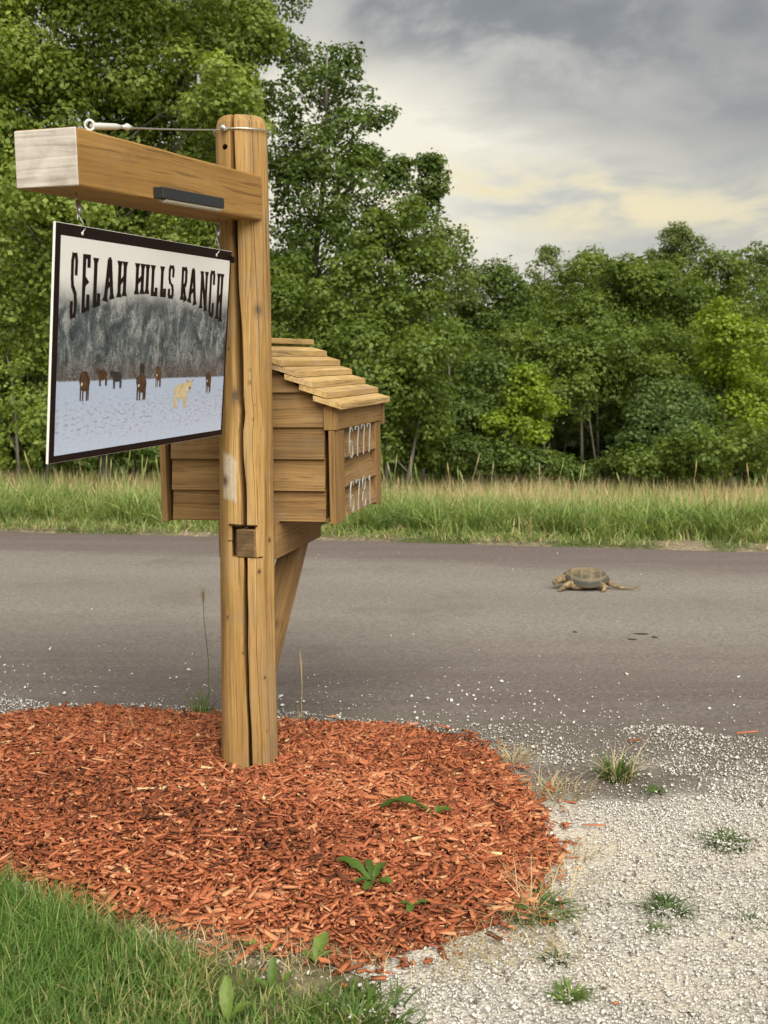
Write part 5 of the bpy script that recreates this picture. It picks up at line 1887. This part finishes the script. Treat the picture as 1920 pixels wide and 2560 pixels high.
weed('dock_leaf', (0.155, 3.70, mz(0.155, 3.7) + 0.012), 'large crinkled dark green dock leaf lying on the mulch right of centre', 'weed',
     [(0.185, 0.062, 174, 2, 0.20, 0.30, 0.0, 0.0), (0.060, 0.030, 12, 14, 0.12, 0.45, 0.008, -0.008), (0.03, .016, 60, 35, .1, .5, 0.012, 0.004)])
weed('dandelion_plant', (-0.030, 3.235, mz(-0.03, 3.235) + 0.010), 'dandelion with one long leaf pointing up left in the front mulch', 'weed',
     [(0.135, 0.040, 138, 14, 0.12, 0.45, -.01, .01), (0.075, 0.030, 58, 28, 0.15, 0.35, 0, 0), (0.065, 0.030, 250, 8, 0.1, 0.4, 0, -.005), (0.06, 0.028, 200, 10, 0.1, 0.3, 0, 0), (0.05, 0.03, -30, 12, 0.1, 0.5, 0.01, 0), (0.085, .026, 100, 22, .1, .3, -.005, .01)])
weed('dandelion_plant', (0.080, 3.150, mz(0.08, 3.15) + 0.008), 'small flat green seedling in the mulch right of the dandelion', 'weed',
     [(0.055, 0.026, 172, 6, 0.1, 0.45, 0, 0), (0.05, 0.026, 20, 6, 0.1, 0.4, 0, 0), (0.045, 0.022, 250, 6, 0.1, 0.5, 0, 0)])
# grassy tuft with dead straw on the gravel, in its patch of dark soil
r_ = tuft('weed_tuft', (0.865, 4.30, 0.0), 'green weed tuft with bleached straw behind it on dark soil in the gravel', 'weed', 95, 0.115, 0.055, M_WEED, (0.1, 0.75), (0.3, 1.3), (0.006, 0.013), seed=1)
tuft('', None, '', '', 60, 0.16, 0.06, M_STRAW, (0.2, 1.0), (0.5, 1.4), (0.003, 0.007), 'straw', r_, seed=2)
V, F = blades(np.array([(0.05, -0.02, 0.0), (0.03, -0.05, 0.0)]), np.array([0.19, 0.10]), np.array([0.007, 0.006]), np.array([0.55, 0.9]), np.random.default_rng(4), 3, az=np.array([0.6, 0.3]))
mesh_arr('straw', V, F, M_STRAW, r_, tint=[0.7] * 6)
tuft('weed_tuft', (0.975, 4.17, 0.0), 'tiny dark green weed right of the straw tuft', 'weed', 31, 0.036, 0.03, M_WEED, (0.1, 0.5), (1.0, 2.0), (0.005, 0.009), seed=3)
r_ = tuft('weed_clump', (0.42, 3.235, 0.0), 'leafy green weed clump with dry grass at the front right edge of the mulch', 'weed', 180, 0.061, 0.10, M_WEED, (0.15, 0.85), (1.0, 2.0), (0.006, 0.014), seed=4)
tuft('', None, '', '', 90, 0.14, 0.14, M_STRAW, (0.2, 1.0), (0.6, 1.6), (0.002, 0.005), 'straw', r_, seed=5)
tuft('weed_tuft', (0.452, 2.77, 0.0), 'small yellowish green weed in the gravel nearest the bottom edge', 'weed', 72, 0.040, 0.03, M_WEED, (0.45, 1.0), (1.0, 2.0), (0.006, 0.012), seed=6)
tuft('weed_tuft', (0.80, 3.24, 0.0), 'feathery blue green weed sprig in the middle of the gravel', 'weed', 90, 0.054, 0.055, M_WEED, (0.0, 0.45), (1.0, 2.0), (0.004, 0.008), seed=7)
tuft('weed_tuft', (0.755, 3.12, 0.0), 'faint grey green sprig just below the feathery weed', 'weed', 36, 0.029, 0.035, M_WEED, (0.3, 0.6), (1.0, 2.0), (0.004, 0.007), seed=8)
tuft('weed_tuft', (1.10, 3.71, 0.0), 'flat dark weed patch near the right edge of the gravel', 'weed', 108, 0.040, 0.085, M_WEED, (0.0, 0.4), (1.0, 2.0), (0.006, 0.011), seed=9)
tuft('weed_tuft', (0.455, 2.95, 0.0), 'small dark sprig on the pale gravel below the weed clump', 'weed', 40, 0.032, 0.035, M_WEED, (0.0, 0.3), (1.0, 2.0), (0.005, 0.009), seed=10)
tuft('weed_tuft', (1.02, 3.17, 0.0), 'sparse sprig by the right edge of the gravel', 'weed', 26, 0.036, 0.05, M_WEED, (0.1, 0.5), (1.0, 2.0), (0.003, 0.006), seed=11)
# dry grass fringe along the right edge of the mulch
for i, (x, y, n, h, lab) in enumerate(((0.50, 4.50, 80, 0.11, 'dry grass tuft at the back right corner of the mulch'), (0.60, 4.17, 70, 0.10, 'dry straw tuft between the mulch and the dark soil patch'),
                                  (0.66, 4.14, 45, 0.12, 'loose straw wisps just left of the weed tuft'), (0.60, 3.62, 36, 0.09, 'flattened straw wisps beside the right tip of the mulch'), (0.56, 3.42, 36, 0.08, 'straw wisps below the right tip of the mulch'))):
    tuft('dry_grass', (x, y, 0.0), lab, 'dry grass', n, h, 0.09, M_STRAW, (0.0, 0.9), (0.8, 1.8), (0.002, 0.0045), seed=20 + i)
rng_ = np.random.default_rng(55)
n = 2600
fx = rng_.uniform(-0.75, 0.55, n); fy = 2.98 + rng_.normal(0, 0.075, n) + 0.35 * np.maximum(fx - 0.2, 0) + 0.42 * np.maximum(-0.35 - fx, 0)
ok_ = rng_.random(n) < np.clip(0.45 + 0.8 * fbm(fx, fy, 5.0, 2.0), 0.05, 1)
fx, fy = fx[ok_], fy[ok_]; n = len(fx)
V, F = blades(np.stack([fx, fy, np.full(n, -0.002)], -1), rng_.uniform(0.02, 0.07, n), rng_.uniform(0.002, 0.004, n), rng_.uniform(0.6, 1.7, n), rng_)
tag(mesh_arr('dead_grass', V, F, M_STRAW, tint=np.repeat(rng_.uniform(0, 0.8, n), 3)), 'thin dead grass along the front right edge of the mulch', 'dry grass', kind='stuff')

# seed stalks standing behind the post
r_ = tuft('grass_weed', (-0.80, 5.10, 0.0), 'leafy grass weed with a yellow seed head left of the post', 'weed', 38, 0.17, 0.05, M_WEED, (0.4, 1.0), (0.15, 0.8), (0.004, 0.008), seed=30)
V, F = tube([(0.03, 0, 0), (0.035, 0, 0.25), (0.02, 0, 0.42), (0.018, 0, 0.50)], [0.0022, 0.002, 0.0016, 0.0012], 6)
mesh_arr('stem', V, [f for f in F if len(f) == 4], M_WEED, r_, tint=[0.8] * len([f for f in F if len(f) == 4]))
hd = 26
hp_ = np.stack([np.full(hd, 0.018), np.zeros(hd), np.linspace(0.48, 0.535, hd)], -1)
V, F = blades(hp_, np.full(hd, 0.05), np.full(hd, 0.004), np.random.default_rng(3).uniform(0.15, 0.55, hd), np.random.default_rng(3))
mesh_arr('seed_head', V, F, M_STRAW, r_, tint=[0.6] * (hd * 3))
r_ = tuft('grass_weed', (-0.355, 5.00, 0.02), 'thin dry grass stalk standing right of the post', 'weed', 12, 0.10, 0.03, M_STRAW, (0.2, 0.8), (0.2, 0.7), (0.002, 0.004), seed=31)
V, F = tube([(0, 0, 0), (0.004, 0, 0.14), (0.0, 0, 0.24), (-0.004, 0, 0.30)], [0.0018, 0.0018, 0.005, 0.0012], 6)
mesh_arr('stem', V, [f for f in F if len(f) == 4], M_STRAW, r_, tint=[0.6] * len([f for f in F if len(f) == 4]))
# broadleaf weeds in the thin lawn
weed('plantain_plant', (-0.37, 2.66, -0.01), 'broad pale green plantain leaf at the bottom edge of the lawn', 'weed',
     [(0.105, 0.036, 100, 62, 0.1, 0.85, 0, 0), (0.06, 0.03, 190, 30, 0.1, 0.6, 0, 0), (0.07, 0.03, 30, 35, 0.1, 0.7, 0, 0)])
weed('plantain_plant', (-0.275, 2.80, -0.01), 'upright narrow green weed leaves in the thin lawn right of the plantain', 'weed',
     [(0.085, 0.026, 95, 70, 0.08, 0.5, 0, 0), (0.06, 0.024, 30, 55, 0.1, 0.6, .02, 0), (0.05, 0.022, 170, 45, 0.1, 0.5, -.01, 0)])
weed('dandelion_plant', (-0.33, 2.985, 0.0), 'pale round leaf half under the front lip of the mulch', 'weed', [(0.075, 0.05, 150, 12, 0.12, 0.95, 0, 0), (0.04, 0.03, 20, 14, 0.1, 0.85, .01, 0)])
weed('dandelion_plant', (-0.175, 2.93, 0.0), 'light green ragged leaf standing at the front edge of the mulch', 'weed', [(0.085, 0.045, 70, 40, 0.1, 0.85, 0, 0), (0.05, 0.03, 150, 20, 0.1, 0.7, 0, 0), (0.05, .02, 20, 30, .1, .6, 0, 0)])
r_ = tuft('weed_clump', (-0.06, 2.66, -0.01), 'low leafy green weed clump at the bottom edge beside the gravel', 'weed', 260, 0.07, 0.15, M_WEED, (0.15, 0.85), (0.5, 1.5), (0.006, 0.013), seed=33)

# single pieces among the mulch
for (px, py, ln, w, yaw, tint, lab) in ((580, 2092, 0.225, 0.0075, -3, 0.66, 'long thin mulch splinter lying across the middle of the mulch'),
                                        (215, 2148, 0.085, 0.020, 8, 0.55, 'broad flat bark chip at the left of the mulch'),
                                        (365, 1971, 0.062, 0.022, 5, 1.0, 'pale bare wood chip left of the post foot'),
                                        (660, 1930, 0.060, 0.018, -10, 0.80, 'orange wood chip at the foot of the post')):
    P = at(px, py, 1.0) - CAM
    tt_ = (0.10 - CAM[2]) / P[2]
    q = CAM + P * tt_
    for _ in range(4):
        q = CAM + P * ((mz(q[0], q[1]) + 0.016 - CAM[2]) / P[2])
    V, F = chips(np.zeros((1, 3)), np.array([ln]), np.array([w]), np.array([0.006]), 0.02, np.random.default_rng(int(px)))
    ang = math.atan2(V[4:, 1].mean() - V[:4, 1].mean(), V[4:, 0].mean() - V[:4, 0].mean())
    o = mesh_arr('wood_chip', V, F, M_MULCH, tint=[tint] * len(F))
    o.location = tuple(q); o.rotation_euler = (0, R(4), R(yaw) - ang)
    tag(o, lab, 'wood chip')
# stray red chips on the gravel and by the road
for (x, y, ln, yaw, lab) in ((0.70, 3.83, 0.075, -4, 'red mulch splinter strayed onto the gravel'), (0.56, 2.72, 0.018, 20, 'small red chip on the gravel near the bottom edge'),
                             (1.02, 4.72, 0.07, 28, 'red wood splinter on the dark soil by the road edge'), (1.50, 4.80, 0.10, 9, 'orange wood splinter lying at the right road edge'),
                             (0.36, 4.80, 0.10, -40, 'dark red bark strip standing up at the back edge of the mulch'), (0.20, 2.96, 0.02, 60, 'dark red fleck at the front edge of the gravel')):
    V, F = chips(np.zeros((1, 3)), np.array([ln]), np.array([max(0.006, ln * 0.13)]), np.array([0.005]), 0.02, np.random.default_rng(int(x * 1000)))
    ang = math.atan2(V[4:, 1].mean() - V[:4, 1].mean(), V[4:, 0].mean() - V[:4, 0].mean())
    o = mesh_arr('wood_chip', V, F, M_MULCH, tint=[0.45 if 'dark' in lab else 0.75] * len(F))
    o.location = (x, y, 0.012 if y < 4.78 else 0.02); o.rotation_euler = (0, 0, R(yaw) - ang)
    tag(o, lab, 'wood chip')
# flattened dark droppings on the road below the turtle
for i, (px, py, l_, w_) in enumerate(((1603, 1583, 0.080, 0.022), (1580, 1596, 0.055, 0.020), (1636, 1591, 0.040, 0.018), (1437, 1578, 0.028, 0.014))):
    q = CAM + ray(px, py) * ((0.04 - CAM[2]) / ray(px, py)[2])
    k = np.clip((q[1] - near_edge(q[0])) / 5.15, 0, 1)
    z = 0.004 + 0.035 * (1 - (2 * k - 1) ** 2)
    V = [(0, 0, 0.006)] + [(l_ / 2 * math.cos(a) * (1 + .25 * math.sin(3 * a + i)), w_ * 1.2 * math.sin(a) * (1 + .2 * math.cos(2 * a + i)), 0.0) for a in np.linspace(0, 2 * math.pi, 14, endpoint=False)]
    o = mesh_py('dirt_clod', V, [(0, 1 + j, 1 + (j + 1) % 14) for j in range(14)], M_CLOD)
    o.location = (q[0], q[1], z + 0.001)
    tag(o, ('larger dark flattened clod on the road below the turtle', 'dark clod left of the larger clod below the turtle', 'small dark clod right of the larger clod below the turtle', 'tiny dark clod by itself on the road left of the others')[i], 'clod')
